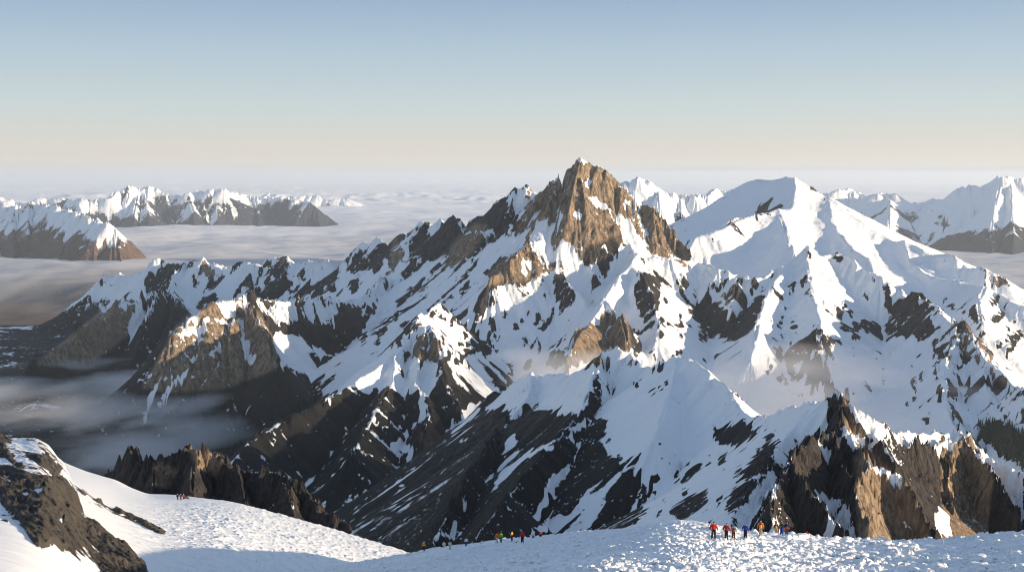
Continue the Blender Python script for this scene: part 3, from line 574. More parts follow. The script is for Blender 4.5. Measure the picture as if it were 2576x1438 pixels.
H2 = [(-200,1130,440),(0,1140,430),(140,1152,420),(160,1162,420),(190,1174,415),(220,1186,410),(290,1206,400),(330,1226,392),(370,1241,385),(440,1244,378),(500,1251,372),(560,1258,370),(600,1265,368),(700,1292,365),(800,1320,360),(900,1350,355),(980,1374,345),(1025,1390,338),(1080,1415,330),(1200,1480,320)]
H3 = [(-200,1075,245),(-40,1085,238),(0,1093,235),(20,1101,233),(40,1104,230),(70,1104,228),(95,1106,225),(118,1118,222),(132,1130,220),(140,1150,216),(160,1163,214),(176,1198,208),(188,1232,200),(200,1280,192),(215,1306,184),(245,1322,175),(275,1345,168),(305,1372,160),(335,1402,152),(368,1440,145),(420,1500,138)]
H4 = [(100,1160,285),(150,1180,275),(185,1213,262),(230,1244,252),(262,1266,248),(300,1288,243),(345,1312,238),(380,1328,233),(412,1346,229),(440,1368,225),(470,1396,220),(495,1420,215),(540,1460,210),(600,1520,205)]
def build_near():
    f = near; X, Y = f.X, f.Y
    h1 = hill(f, H1, [(0,.292),(1030,.29),(1300,.279),(1800,.242),(2300,.236),(2600,.232)], .75, 16, 380)
    h2 = hill(f, H2, .205, .8, 40, 200)
    h3 = hill(f, H3, [(-200,.12),(100,.14),(370,.19)], 1.0, 10, 130)
    h4 = hill(f, H4, .165, .9, 16, 130)
    rockmask = sample_map(cover_map(ROCK2), *proj(X, Y, np.maximum(h3, h4)))
    # slabs dipping to the right, broken into ledges
    xr = X*.58-Y*.82; yr = X*.82+Y*.58
    wx = 5*fbm(X, Y, 26, 3, seed=5)
    sl = fbm(xr*.22+.3*wx, yr+.35*wx, 5.5, 6, .64, True, 3)
    blk = fbm(xr*.45+wx*.4, yr, 2.2, 4, .62, True, 9)
    rk = sstep(-.1, .7, rockmask)
    h3 = h3+(.35+.65*rk)*(1.5*sl+.25*blk+.10*fbm(X, Y*.6, 1.3, 3, .6, True, 10)-.3)+.35*fbm(X, Y, 22, 3, seed=6)
    h4 = h4+rk*(.8*sl+.5*blk+.2*fbm(X, Y*.6, 1.3, 3, .6, True, 10)+.25)+.25*fbm(X, Y, 22, 3, seed=7)
    top = np.maximum(np.maximum(h1, h2), np.maximum(h3, h4))
    # snow: wind drifts, lumps and blocks trodden and broken out of the crust
    mx = X+1.2*fbm(X, Y, 5, 3, seed=12); my = Y+1.2*fbm(X, Y, 5, 3, seed=13)
    n = fbm(mx, my*.8, 1.9, 4, .6, seed=14)
    dens_ = fbm(X, Y, 24, 3, .5, seed=15)
    soft = .12*fbm(X*.7, Y, 7, 3, seed=16)
    lum = sstep(.15, .30, n+.25*dens_)
    big = sstep(.24, .36, fbm(mx*.8, my, 3.4, 3, .55, seed=18)+.25*dens_)
    on1 = (h1 >= top-.05); on2 = (h2 >= top-.05); on3 = h3 >= top-.05
    px, py = proj(X, Y, top)
    cal = 1.15-.25*sstep(1300, 2000, px)
    mound = np.exp(-((px-1690)/130)**2)*sstep(150, 165, Y)
    fine_ = fbm(mx, my, .9, 3, .6, seed=19)
    D1 = (lum*.26*cal+sstep(.05, .3, fine_+.3*dens_)*.10)*(1-mound*.85)+big*.40*sstep(1300, 2200, px)*(1-mound)+.05*fine_
    n2 = fbm(mx, my, 3.2, 4, .62, seed=20)
    D2 = (.36*sstep(.0, .45, n2)+.22*sstep(.1, .4, n))*sstep(230, 560, px)*sstep(1235, 1300, py)+.25*soft
    Z = top+soft+np.where(on1, D1, 0)+np.where(on2 & ~on1, D2, 0)
    f.Z = Z.astype(np.float32)
    f.top = top
    rock = np.where(h1 >= top-.3, -1., rockmask*.72)+.40*blk+.85*sl-.30
    return np.where(h2 >= top-.01, -1., rock)
rk2 = build_near()
mat_near = terrain_mat('near_snow_and_rock', 1.1, (.03,.028,.026), (.12,.105,.088), .30, stretch=.8, edge=.03, warm=(.12,.10,.08), snowbump=.35, specks=.8)
tag(near.mesh('snow_slope', mat_near, {'rock': rk2}), kind='structure')

# ------------------------------------------------------------------ far ranges
def range_mesh(name, crest, y0, y1, ny, s, Lr, sf, base, snowline, nspur, seed, mat, u0, u1, nu, rr=.0):
    f = Field(u0, u1, nu, np.linspace(y0, y1, ny)); r = random.Random(seed)
    Z = np.full(f.X.shape, base, np.float32); H = np.full(f.X.shape, -9e3, np.float32)
    wl = (y1+y0)/2/14
    def ev(pts, s, L, sf):
        for a, b in zip(pts[:-1], pts[1:]):
            A, B = P(*a), P(*b); dx, dy = B[0]-A[0], B[1]-A[1]; l2 = dx*dx+dy*dy+1e-6
            t = np.clip(((f.X-A[0])*dx+(f.Y-A[1])*dy)/l2, 0, 1); d = np.hypot(f.X-A[0]-t*dx, f.Y-A[1]-t*dy)
            np.maximum(H, A[2]+t*(B[2]-A[2])-(s-sf)*L*(1-np.exp(-d/L))-sf*d, out=H)
    ev(jitter(crest, 9, (y1-y0)*.03, 2.2, seed), s, Lr, sf)
    for k in range(nspur):
        i = r.randrange(len(crest)-1); t = r.random(); a, b = crest[i], crest[i+1]
        q = [a[j]+(b[j]-a[j])*t for j in range(3)]; yy = q[2]; pts = [tuple(q)]; dxp = r.uniform(-1, 1)*16
        drop = (y0*.14)
        for m in range(5):
            yy -= r.uniform(.5, 1.2)*(q[2]-y0)/5.2; X0, Y0, Z0 = P(*pts[-1])
            z = Z0-r.uniform(.25, .6)*abs(pts[-1][2]-yy)
            x = X0/Y0*yy+dxp*yy/F*r.uniform(.3, 1.4); pts.append((*proj(x, yy, z), yy))
        ev(pts, s, Lr*.6, sf)
    Z = smax(Z, H, wl*.04)
    Z = Z+fbm(f.X, f.Y, wl*1.6, 3, .6, True, seed+3)*wl*.06*sstep(base, base+500, Z)
    gx, gy = f.world_grad(blur(Z, 1)); sl = np.hypot(gx, gy)
    Z = Z+fbm(f.X, f.Y, wl, 6, .55, True, seed)*wl*.085*np.clip(sl, 0, .9)
    w1 = blur(np.random.RandomState(seed).randn(*Z.shape).astype(np.float32), 2)
    S = f.lic(blur(Z, 2), w1, 14, .0015)
    Z = Z+S*wl*.010*np.clip(sl, 0, 1); f.Z = Z
    zs = snowline+.10*wl*S++.36*wl*fbm(f.X, f.Y, wl*.8, 5, .62, seed=seed+1)
    gx, gy = f.world_grad(blur(Z, 1)); sl = np.hypot(gx, gy)
    rock = (zs-Z)/(wl*.16)+(sl-1.15)*.5*rr
    o = f.mesh(name, mat, {'rock': rock}); tag(o, kind='structure'); return f
m_far = terrain_mat('far_snow_and_forest', 45, (.014,.022,.045), (.04,.05,.075), .6, edge=.10, warm=(.05,.05,.06), specks=.7)  # forest tinted blue: distance haze and shade put into the colour
m_far2 = terrain_mat('far_snow_and_brown_rock', 60, (.10,.07,.055), (.22,.15,.11), .6, edge=.12, warm=(.24,.15,.10), specks=.7)
L1c = [(130,520,29000),(165,512,29000),(190,503,29000),(210,502,29000),(235,512,29000),(262,508,29000),(290,500,29000),(310,490,29500),(328,481,30000),(345,486,30000),(360,486,30000),(372,482,30000),(390,486,30000),(405,494,30000),(425,492,30000),(440,490,30000),(460,493,30000),(485,496,30000),(500,484,30000),(512,490,30000),(530,486,30000),(548,481,30000),(562,482,30000),(580,486,30000),(600,489,30500),(625,494,31000),(650,500,31000),(680,505,31000),(720,508,30500),(745,510,30000),(770,520,29500),(790,528,29000),(800,540,28900),(815,560,28800),(830,590,28700)]
range_mesh('mountain_range', L1c, 21000, 34000, 190, .9, 900, .5, -1500, -740, 34, 21, m_far, -.40, -.14, 520)
L2c = [(-200,508,19500),(-60,515,19500),(0,520,19000),(20,535,18500),(45,530,18500),(62,527,18500),(80,522,18500),(110,530,18200),(130,531,18000),(160,535,17500),(185,550,17200),(215,556,16800),(240,562,16500),(258,572,16200),(272,583,16000),(284,592,15900),(296,606,15800),(310,625,15700),(325,660,15600)]
range_mesh('mountain_range', L2c, 12500, 21500, 170, 1.1, 600, .75, -1500, -730, 22, 33, m_far2, -.52, -.24, 520)
L3c = [(660,508,46000),(680,494,46000),(700,491,46000),(725,489,46000),(745,500,46000),(775,496,46000),(800,498,46000),(830,503,46000),(850,502,46000),(868,496,46000),(885,503,46000),(900,508,46000),(915,516,46000),(930,530,46000)]
range_mesh('mountain_range', L3c, 40000, 50000, 90, .6, 900, .4, -1500, -1100, 8, 41, m_far, -.24, -.11, 240)
L0c = [(-150,500,38000),(-40,505,38000),(0,508,38000),(30,515,38000),(60,520,38000),(82,510,38000),(100,503,38000),(125,500,38000),(150,503,38000),(175,515,38000),(200,520,38000)]
range_mesh('mountain_range', L0c, 31000, 43000, 90, .6, 1200, .4, -1500, -1100, 10, 47, m_far, -.50, -.30, 280)
R1c = [(1500,490,13500),(1540,478,13500),(1562,460,13500),(1575,454,13500),(1590,458,13500),(1612,451,13500),(1632,463,13500),(1650,476,13500),(1670,488,13500),(1700,495,13500),(1730,500,13500),(1760,497,13500),(1775,502,13500),(1792,490,13800),(1810,495,14000),(1840,488,14000),(1870,470,14000),(1900,480,14000),(1960,500,14000)]
range_mesh('mountain_range', R1c, 9800, 15800, 170, .85, 500, .5, -1500, -560, 20, 55, m_far, .06, .27, 430, 1.3)
R2c = [(2020,500,23000),(2080,496,23000),(2105,490,23000),(2130,486,23000),(2155,492,23000),(2175,500,23000),(2190,496,22500),(2205,492,22000),(2225,489,22000),(2243,491,22000),(2260,503,22000),(2280,515,22000),(2310,518,22000),(2330,510,22000),(2350,505,22000),(2380,507,21800),(2400,492,21500),(2412,478,21500),(2440,477,21500),(2458,474,21500),(2480,480,21500),(2500,470,21500),(2515,456,21500),(2530,453,21500),(2552,462,21500),(2576,464,21500),(2640,480,21500),(2750,500,21500)]
range_mesh('mountain_range', R2c, 14500, 25500, 210, .75, 700, .42, -1500, -780, 34, 66, m_far, .22, .50, 560, .8)

# ------------------------------------------------------------------ land under the clouds, cloud sea
def far_ground():
    f = Field(-1.1, 1.1, 300, np.concatenate([np.linspace(9000, 20000, 120), np.geomspace(20500, 200000, 40)]))
    f.Z = -2000+260*np.maximum(fbm(f.X, f.Y, 5200, 5, .55, True, 71), -.2)+0*f.X
    f.Z = f.Z.astype(np.float32)
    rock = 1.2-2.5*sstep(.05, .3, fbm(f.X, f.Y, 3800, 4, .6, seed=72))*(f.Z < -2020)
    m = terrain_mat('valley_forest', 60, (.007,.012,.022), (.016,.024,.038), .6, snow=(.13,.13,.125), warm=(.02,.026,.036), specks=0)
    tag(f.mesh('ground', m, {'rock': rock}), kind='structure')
far_ground()
def cloud_sea():
    ys = np.concatenate([np.linspace(9500, 24000, 260), np.geomspace(24100, 230000, 260)])
    f = Field(-.75, .75, 700, ys); X, Y = f.X, f.Y
    # long rolls across the view, higher far away, torn edge on the near left where the valley shows
    w_ = fbm(X, Y, 7000, 5, .5, seed=81)*230+fbm(X, Y, 1500, 4, .5, seed=82)*60
    cu = np.clip(fbm(X*.8, Y, 3800, 6, .6, seed=83)-.12, 0, 1)*sstep(42000, 60000, Y)*(1-.6*sstep(120000, 200000, Y))*650
    z = -1080+w_+cu*(X < 9000)-30
    edge = Y-(10900+1500*fbm(X, Y, 2600, 4, .55, seed=84))
    z = z-250*(1-sstep(-400, 2800, edge))
    f.Z = z.astype(np.float32)
    m = bpy.data.materials.new('cloud'); nt = nodes(m)
    b = N(nt, 'ShaderNodeBsdfPrincipled', Roughness=1.0); b.inputs['Base Color'].default_value = (.84,.85,.88,1); b.inputs['Specular IOR Level'].default_value = 0
    b.inputs['Subsurface Weight'].default_value = 0
    at = N(nt, 'ShaderNodeAttribute', attribute_name='dens'); tr = N(nt, 'ShaderNodeBsdfTransparent'); mx = N(nt, 'ShaderNodeMixShader')
    nt.links.new(at.outputs['Fac'], mx.inputs[0]); nt.links.new(tr.outputs[0], mx.inputs[1]); nt.links.new(b.outputs[0], mx.inputs[2])
    oo = N(nt, 'ShaderNodeOutputMaterial'); nt.links.new(mx.outputs[0], oo.inputs[0])
    dn = sstep(-500, 3800, edge+1300*fbm(X, Y*.6, 1500, 4, .6, seed=85))*(.62+.38*sstep(3000, 26000, edge+5000*fbm(X, Y, 6000, 4, .6, seed=86)))
    tag(f.mesh('cloud_sea', m, {'dens': dn}), kind='stuff')
cloud_sea()
# ------------------------------------------------------------------ unseen ridge beside the viewpoint, added to shade the valley walls
def shade_ridge():
    xs = np.linspace(700, 11000, 160); yy = np.linspace(-3600, 60, 90); X, Y = np.meshgrid(xs, yy)
    cr = np.interp(X, [700, 1500, 2300, 2900, 4200, 6000, 9000, 11000], [-300, -60, 60, 140, 150, 220, 420, 500])
    yc = -420-.06*(X-2000)+120*fbm(X, Y*0, 900, 3, seed=91)
    Z = cr+fbm(X, Y, 500, 5, .5, True, 92)*55-.6*np.abs(Y-yc)
    Z = np.maximum(Z, -900)
    me = bpy.data.meshes.new('mountain'); n = X.size
    idx = np.arange(n).reshape(X.shape); q = np.stack([idx[:-1, :-1], idx[:-1, 1:], idx[1:, 1:], idx[1:, :-1]], -1).reshape(-1, 4)
    me.from_pydata(np.stack([X, Y, Z], -1).reshape(-1, 3).tolist(), [], q.tolist()); me.update()
    at = me.attributes.new('rock', 'FLOAT', 'POINT'); at.data.foreach_set('value', fbm(X, Y, 300, 4, seed=93).astype(np.float32).ravel())
    me.materials.append(mat_massif); o = bpy.data.objects.new('mountain', me); C.objects.link(o); tag(o, kind='structure')
shade_ridge()

# ------------------------------------------------------------------ air
def box(name, lo, hi, mat):
    me = bpy.data.meshes.new(name)
    v = [(x, y, z) for x in (lo[0], hi[0]) for y in (lo[1], hi[1]) for z in (lo[2], hi[2])]
    me.from_pydata(v, [], [(0,1,3,2),(4,6,7,5),(0,4,5,1),(2,3,7,6),(0,2,6,4),(1,5,7,3)]); me.materials.append(mat)
    o = bpy.data.objects.new(name, me); C.objects.link(o); return o
def haze():
    m = bpy.data.materials.new('haze'); nt = nodes(m)
    v = N(nt, 'ShaderNodeVolumePrincipled'); v.inputs['Color'].default_value = (.83,.91,.97,1); v.inputs['Density'].default_value = 1.15e-5; v.inputs['Anisotropy'].default_value = .2
    o = N(nt, 'ShaderNodeOutputMaterial'); nt.links.new(v.outputs[0], o.inputs['Volume'])
    tag(box('haze', (-260000, -6000, -3100), (260000, 240000, 650), m), kind='stuff')
haze()

def mist(lo, hi, dens, sc_, thr, seed, feather):
    """a bank of valley cloud: a flat box filled with torn, thinning vapour"""
    m = bpy.data.materials.new('mist'); nt = nodes(m)
    g = N(nt, 'ShaderNodeNewGeometry'); p = g.outputs['Position']
    n = noise(nt, scaled(nt, p, (sc_[0], sc_[1], sc_[2])), 1, 5, .55, .25)
    mp = nt.nodes.new('ShaderNodeMapping'); nt.links.new(p, mp.inputs['Vector']); 
    for i in range(3):
        mp.inputs['Location'].default_value[i] = -(lo[i]+hi[i])/(hi[i]-lo[i]); mp.inputs['Scale'].default_value[i] = 2/(hi[i]-lo[i])
    s = N(nt, 'ShaderNodeSeparateXYZ'); nt.links.new(mp.outputs[0], s.inputs[0])
    e = None
    for i, k in enumerate('XYZ'):
        t = mathn(nt, 'MULTIPLY', mathn(nt, 'SUBTRACT', 1, mathn(nt, 'ABSOLUTE', s.outputs[k])), feather[i], clamp=True)
        e = t if e is None else mathn(nt, 'MULTIPLY', e, t)
    v = mathn(nt, 'MULTIPLY', mathn(nt, 'SUBTRACT', mathn(nt, 'ADD', n, mathn(nt, 'MULTIPLY', mathn(nt, 'SUBTRACT', e, 1), .35)), thr), dens*5)
    v = mathn(nt, 'MAXIMUM', mathn(nt, 'MINIMUM', v, dens), 0)
    pv = N(nt, 'ShaderNodeVolumePrincipled'); pv.inputs['Color'].default_value = (.97,.97,.985,1); pv.inputs['Anisotropy'].default_value = .3
    nt.links.new(v, pv.inputs['Density']); o = N(nt, 'ShaderNodeOutputMaterial'); nt.links.new(pv.outputs[0], o.inputs['Volume'])
    m.cycles.volume_step_rate = 1.0
    tag(box('mist', lo, hi, m), kind='stuff')
mist((-3400, 2700, -900), (-520, 5500, -690), .012, (.0016, .0011, .007), .465, 1, (3, 3, 2))
mist((-260, 2500, -640), (1500, 4100, -500), .0035, (.0016, .0011, .007), .45, 2, (3, 3, 2))
# ------------------------------------------------------------------ standing places on the slopes
def ground_at(f, px, py, y0, y1, step=.4):
    """first place where the sight line through (px, py) meets the slope"""
    y = y0; best = None
    while y < y1:
        x, _, z = P(px, py, y); d = z-f.height(x, y)
        if best is None or abs(d) < best[0]: best = (abs(d), y, x)
        if d <= 0: return x, y, f.height(x, y)
        y += step
    return best[2], best[1], f.height(best[2], best[1])

# ------------------------------------------------------------------ broken crust lying on the near slope
def chunks():
    r = np.random.RandomState(5); V = []; Fc = []; n0 = 0
    spots = []
    for k in range(1150):
        px = r.uniform(1250, 2620); t = r.rand()**.8; py = 1352+90*t+(6 if px > 2500 else 0)
        if px < 1750: py = 1345+95*t
        s = r.uniform(.10, .30)*(1+.8*(px > 1950 and px < 2500)*r.rand())
        spots.append((px, py, s))
    for k in range(260): spots.append((r.uniform(640, 1300), 1395+45*r.rand(), r.uniform(.15, .35)))
    for (px, py, s) in [(1945,1346,.9),(1962,1349,.6),(1990,1351,.8),(2003,1350,.55),(2013,1347,.8),(2022,1349,1.0),(2034,1352,.7),(2050,1352,.5),(2135,1358,.8),(2140,1353,.55),(2152,1360,.6),(2190,1364,.7),(2230,1370,.8),(2262,1372,.8),(2300,1376,.7),(2340,1378,.7),(2390,1384,.6),(1275,1357,.7),(1297,1358,.8),(1120,1383,.9),(1180,1377,.7),(1186,1376,.9),(1215,1372,.6),(2100,1362,.6),(2075,1366,.6)]:
        for q in range(3): spots.append((px+r.uniform(-9, 9), py+r.uniform(-1, 3), s*r.uniform(.45, .9)))
    for px, py, s in spots:
        x, y, z = ground_at(near, px, py, 58, 262, .8)
        a = r.uniform(0, 6.28); e = r.uniform(.6, 1.9)
        c = np.array([(i, j, k) for i in (-1, 1) for j in (-1, 1) for k in (-1, 1)], float)*.5
        c = np.concatenate([c, [[.75, 0, .1], [-.7, .1, 0], [0, .7, .1], [.1, -.75, .05], [0, 0, .72]]])
        c += r.uniform(-.13, .13, c.shape); c *= [s*e, s*1.1, s*r.uniform(.45, .8)]
        c = np.stack([c[:, 0]*math.cos(a)-c[:, 1]*math.sin(a), c[:, 0]*math.sin(a)+c[:, 1]*math.cos(a), c[:, 2]], 1)
        V.append(c+[x, y, z+s*.12])
        q = [(4,5,7,6)]
        def cap(quad, ap): return [(quad[i], quad[(i+1) % 4], ap) for i in range(4)]
        fs = cap((4,6,7,5), 8)+cap((0,1,3,2), 9)+cap((2,3,7,6), 10)+cap((0,4,5,1), 11)+cap((1,5,7,3), 12)+[(0,2,6,4)]
        Fc += [tuple(i+n0 for i in f_) for f_ in fs]; n0 += 13
    me = bpy.data.meshes.new('snow'); me.from_pydata(np.concatenate(V).tolist(), [], Fc); me.update()
    m = bpy.data.materials.new('crust'); nt = nodes(m); b = N(nt, 'ShaderNodeBsdfPrincipled', Roughness=.6); b.inputs['Base Color'].default_value = (.86,.88,.90,1)
    o_ = N(nt, 'ShaderNodeOutputMaterial'); nt.links.new(b.outputs[0], o_.inputs[0]); me.materials.append(m)
    o = bpy.data.objects.new('snow', me); C.objects.link(o); tag(o, kind='stuff')
chunks()

# ------------------------------------------------------------------ conifers far below on the right
def forest():
    r = random.Random(9); V = []; Fc = []; n0 = 0
    quad = [(2456,1078),(2490,1062),(2640,1120),(2640,1230),(2530,1160),(2480,1112)]
    def inside(x, y):
        c = False
        for k in range(len(quad)):
            (xa, ya), (xb, yb) = quad[k-1], quad[k]
            if (y < ya) != (y < yb) and x < (xb-xa)*(y-ya)/(yb-ya)+xa: c = not c
        return c
    n = 0
    while n < 1100:
        px, py = r.uniform(2430, 2640), r.uniform(1040, 1230)
        if not inside(px, py): continue
        x, y, z = ground_at(mas, px, py, 1500, 5200, 12); n += 1
        h = r.uniform(9, 22); w_ = h*r.uniform(.14, .2); a0 = r.uniform(0, 6)
        for t in range(4):
            zb = z-1+h*(.06+.22*t); zt = z-1+h*min(1, .42+.22*t); ww = w_*(1-.22*t)
            ring = [(x+ww*math.cos(a0+t+k*1.047)*(1 if k % 2 else .62), y+ww*math.sin(a0+t+k*1.047)*(1 if k % 2 else .62), zb) for k in range(6)]
            V += ring+[(x, y, zt)]; Fc += [(n0+k, n0+(k+1) % 6, n0+6) for k in range(6)]; n0 += 7
    me = bpy.data.meshes.new('forest'); me.from_pydata(V, [], Fc); me.update()
    m = bpy.data.materials.new('needles'); nt = nodes(m); b = N(nt, 'ShaderNodeBsdfPrincipled', Roughness=.9)
    g = N(nt, 'ShaderNodeNewGeometry'); nt.links.new(mixc(nt, noise(nt, g.outputs['Position'], .1), (.02,.028,.022), (.06,.07,.055)), b.inputs[0])
    o_ = N(nt, 'ShaderNodeOutputMaterial'); nt.links.new(b.outputs[0], o_.inputs[0]); me.materials.append(m)
    o = bpy.data.objects.new('forest', me); C.objects.link(o); tag(o, kind='stuff')
forest()

# ------------------------------------------------------------------ people
def plain(name, col, rough=.8):
    m = bpy.data.materials.get(name)
    if m: return m
    m = bpy.data.materials.new(name); nt = nodes(m); b = N(nt, 'ShaderNodeBsdfPrincipled', Roughness=rough)
    g = N(nt, 'ShaderNodeNewGeometry'); n = noise(nt, g.outputs['Position'], 9, 4)
    d = tuple(c*.72 for c in col); nt.links.new(mixc(nt, n, d, col), b.inputs[0])
    bp = N(nt, 'ShaderNodeBump', Strength=.5); bp.inputs['Distance'].default_value = .02; nt.links.new(n, bp.inputs['Height']); nt.links.new(bp.outputs[0], b.inputs['Normal'])
    o_ = N(nt, 'ShaderNodeOutputMaterial'); nt.links.new(b.outputs[0], o_.inputs[0]); return m
def skin_mesh(name, verts, edges, sub=2):
    """a continuous surface grown round a joint skeleton; verts = (x, y, z, rx, ry)"""
    me = bpy.data.meshes.new(name+'_bones'); me.from_pydata([v[:3] for v in verts], edges, [])
    o = bpy.data.objects.new('tmp', me); C.objects.link(o)
    m = o.modifiers.new('s', 'SKIN'); m.use_smooth_shade = True
    s = o.modifiers.new('d', 'SUBSURF'); s.levels = sub
    if not me.skin_vertices: me.attributes  # layer comes with the modifier
    for i, v in enumerate(verts):
        me.skin_vertices[0].data[i].radius = (v[3], v[4]); me.skin_vertices[0].data[i].use_root = (i == 0)
    dg = bpy.context.evaluated_depsgraph_get(); dg.update(); out = bpy.data.meshes.new_from_object(o.evaluated_get(dg))
    bpy.data.objects.remove(o); bpy.data.meshes.remove(me); out.name = name
    return out
def add(name, me, mat, parent, loc=(0, 0, 0)):
    me = me.copy(); me.materials.clear(); me.materials.append(mat)
    o = bpy.data.objects.new(name, me); C.objects.link(o); o.parent = parent; o.location = loc
    return o
def figure(ln, arm, lean, sit=False):
    """skeleton of a 1.78 m adult seen standing; ln = stance half width, arm = how far the arms hang out"""
    L_ = lean
    hip, kn, an = (.90, .48, .08) if not sit else (.30, .42, .06)
    fy = 0 if not sit else .42
    J = {'pel':(0,0,hip+.04),'wa':(0,L_*.3,hip+.22),'ch':(0,L_*.7,hip+.44),'sh':(0,L_*.9,hip+.54),'nk':(0,L_,hip+.61),'hd':(0,L_+.01,hip+.71),'tp':(0,L_,hip+.80)}
    for s, q in ((-1, 'l'), (1, 'r')):
        J['hp'+q] = (s*.095, 0, hip); J['kn'+q] = (s*(ln*.8), .03+fy, kn); J['an'+q] = (s*ln, fy*1.1, an); J['to'+q] = (s*ln*1.15, .17+fy*1.1, .04)
        J['so'+q] = (s*.19, L_*.9, hip+.51); J['el'+q] = (s*(.22+arm), L_*.6-.02, hip+.24); J['wr'+q] = (s*(.22+arm*1.2), .10+L_, hip+.03)
        J['pa'+q] = (s*(.225+arm*1.2), .13+L_, hip-.06)
    return J
def person(loc, heading, h, jacket, trousers, hat, label, stance=(.12, .07, .03), sit=False, long_=0., hood=False, face=(.45,.28,.2)):
    J = figure(*stance, sit); e = bpy.data.objects.new('person', None); C.objects.link(e)
    e.location = loc; e.rotation_euler = (0, 0, heading); e.scale = (h/1.78,)*3
    tag(e, label, 'person')
    def V(k, rx, ry): return (*J[k], rx, ry)
    # body: one continuous skin with head, neck, trunk, limbs and hands with fingers
    vs = [V('pel', .14, .10), V('wa', .12, .09), V('ch', .145, .10), V('sh', .10, .08), V('nk', .055, .055), V('hd', .085, .095), V('tp', .07, .08)]
    ed = [(0, 1), (1, 2), (2, 3), (3, 4), (4, 5), (5, 6)]; n = 7
    for q in 'lr':
        s = -1 if q == 'l' else 1
        vs += [V('hp'+q, .085, .09), V('kn'+q, .055, .06), V('an'+q, .04, .045), V('to'+q, .035, .03)]; ed += [(0, n), (n, n+1), (n+1, n+2), (n+2, n+3)]; n += 4
        vs += [V('so'+q, .06, .06), V('el'+q, .042, .042), V('wr'+q, .028, .032), V('pa'+q, .03, .018)]; ed += [(3, n), (n, n+1), (n+1, n+2), (n+2, n+3)]; pa = n+3; n += 4
        px_, py_, pz_ = J['pa'+q]
        for k in range(4):
            l = (.075, .085, .08, .062)[k]; yy = py_-.028+.019*k
            vs += [(px_+.004*s, yy, pz_-.045, .009, .009), (px_-.010*s, yy, pz_-.045-l*.55, .008, .008), (px_-.028*s, yy, pz_-.045-l, .007, .007)]
            ed += [(pa, n), (n, n+1), (n+1, n+2)]; n += 3
        vs += [(px_-.005*s, py_+.04, pz_-.01, .010, .010), (px_-.015*s, py_+.055, pz_-.05, .009, .009)]; ed += [(pa, n), (n, n+1)]; n += 2
    # nose and ears
    hx, hy, hz = J['hd']
    body = skin_mesh('person_body', vs, ed, 1); add('body', body, plain('skin_%.2f' % face[0], face, .6), e)
    # jacket
    vs = [V('pel', .225, .16), V('wa', .22, .16), V('ch', .235, .165), V('sh', .17, .13), V('nk', .075, .08)]; ed = [(0, 1), (1, 2), (2, 3), (3, 4)]; n = 5
    if long_: vs[0] = (J['pel'][0], J['pel'][1], J['pel'][2]-long_, .19, .15)
    for q in 'lr':
        vs += [V('so'+q, .11, .11), V('el'+q, .092, .092), V('wr'+q, .07, .07)]; ed += [(3, n), (n, n+1), (n+1, n+2)]; n += 3
    if hood: vs += [(hx, hy-.03, hz-.04, .12, .12), (hx, hy-.02, hz+.06, .105, .11)]; ed += [(4, n), (n, n+1)]
    add('jacket', skin_mesh('jacket', vs, ed, 2), plain('jacket_%.2f_%.2f_%.2f' % jacket, jacket), e)
    vs = [V('pel', .19, .145)]; ed = []; n = 1
    for q in 'lr':
        vs += [V('hp'+q, .13, .13), V('kn'+q, .10, .105), (J['an'+q][0], J['an'+q][1], J['an'+q][2]+.03, .09, .095)]; ed += [(0, n), (n, n+1), (n+1, n+2)]; n += 3
    add('trousers', skin_mesh('trousers', vs, ed, 2), plain('trousers_%.2f_%.2f_%.2f' % trousers, trousers), e)
    bt = plain('boots', (.03,.03,.032), .6)
    for q in 'lr':
        a, t = J['an'+q], J['to'+q]
        add('boot', skin_mesh('boot', [(a[0], a[1], a[2]+.06, .062, .066), (a[0], a[1]-.01, .05, .06, .07), (t[0], t[1], .045, .055, .045)], [(0, 1), (1, 2)], 1), bt, e)
    if not hood:
        add('hat', skin_mesh('hat', [(hx, hy-.01, hz+.02, .105, .115), (hx, hy-.01, hz+.09, .095, .10), (hx, hy-.01, hz+.125, .04, .04)], [(0, 1), (1, 2)], 2), plain('hat_%.2f_%.2f_%.2f' % hat, hat), e)
    return e
def backpack(loc, heading, h, col, label, w_=.19, hh=.30, z=1.22):
    k = h/1.78
    e = bpy.data.objects.new('backpack', None); C.objects.link(e); e.location = loc; e.rotation_euler = (0, 0, heading); e.scale = (k,)*3
    tag(e, label, 'backpack', None)
    zz = z
    add('bag', skin_mesh('bag', [(0, -.27, zz-hh*.75, w_, .12), (0, -.28, zz, w_*1.05, .13), (0, -.25, zz+hh*.6, w_*.85, .11)], [(0, 1), (1, 2)], 2), plain('bag_%.2f_%.2f_%.2f' % col, col), e)
    add('top_lid', skin_mesh('lid', [(-.09, -.25, zz+hh*.85, .07, .11), (.09, -.25, zz+hh*.85, .07, .11)], [(0, 1)], 2), plain('bag_lid', (.04,.04,.05)), e)
    for s in (-1, 1):
        add('strap', skin_mesh('strap', [(s*.13, -.16, zz-.2, .03, .012), (s*.13, -.12, zz+.22, .03, .012), (s*.12, .02, zz+.27, .03, .012), (s*.13, .15, zz+.1, .03, .012)], [(0, 1), (1, 2), (2, 3)], 1), plain('bag_lid', (.04,.04,.05)), e)
    return e
RED=(.62,.025,.012); DRED=(.36,.015,.012); BLUE=(.02,.05,.36); BLK=(.012,.012,.014); DK=(.03,.032,.045); YEL=(.75,.33,.02); TAN=(.36,.25,.13); GRB=(.16,.25,.30); GRN=(.03,.30,.14); LIME=(.30,.50,.04); NAVY=(.012,.02,.08); ORG=(.75,.14,.03); CRM=(.66,.60,.48); WHT=(.75,.74,.70)
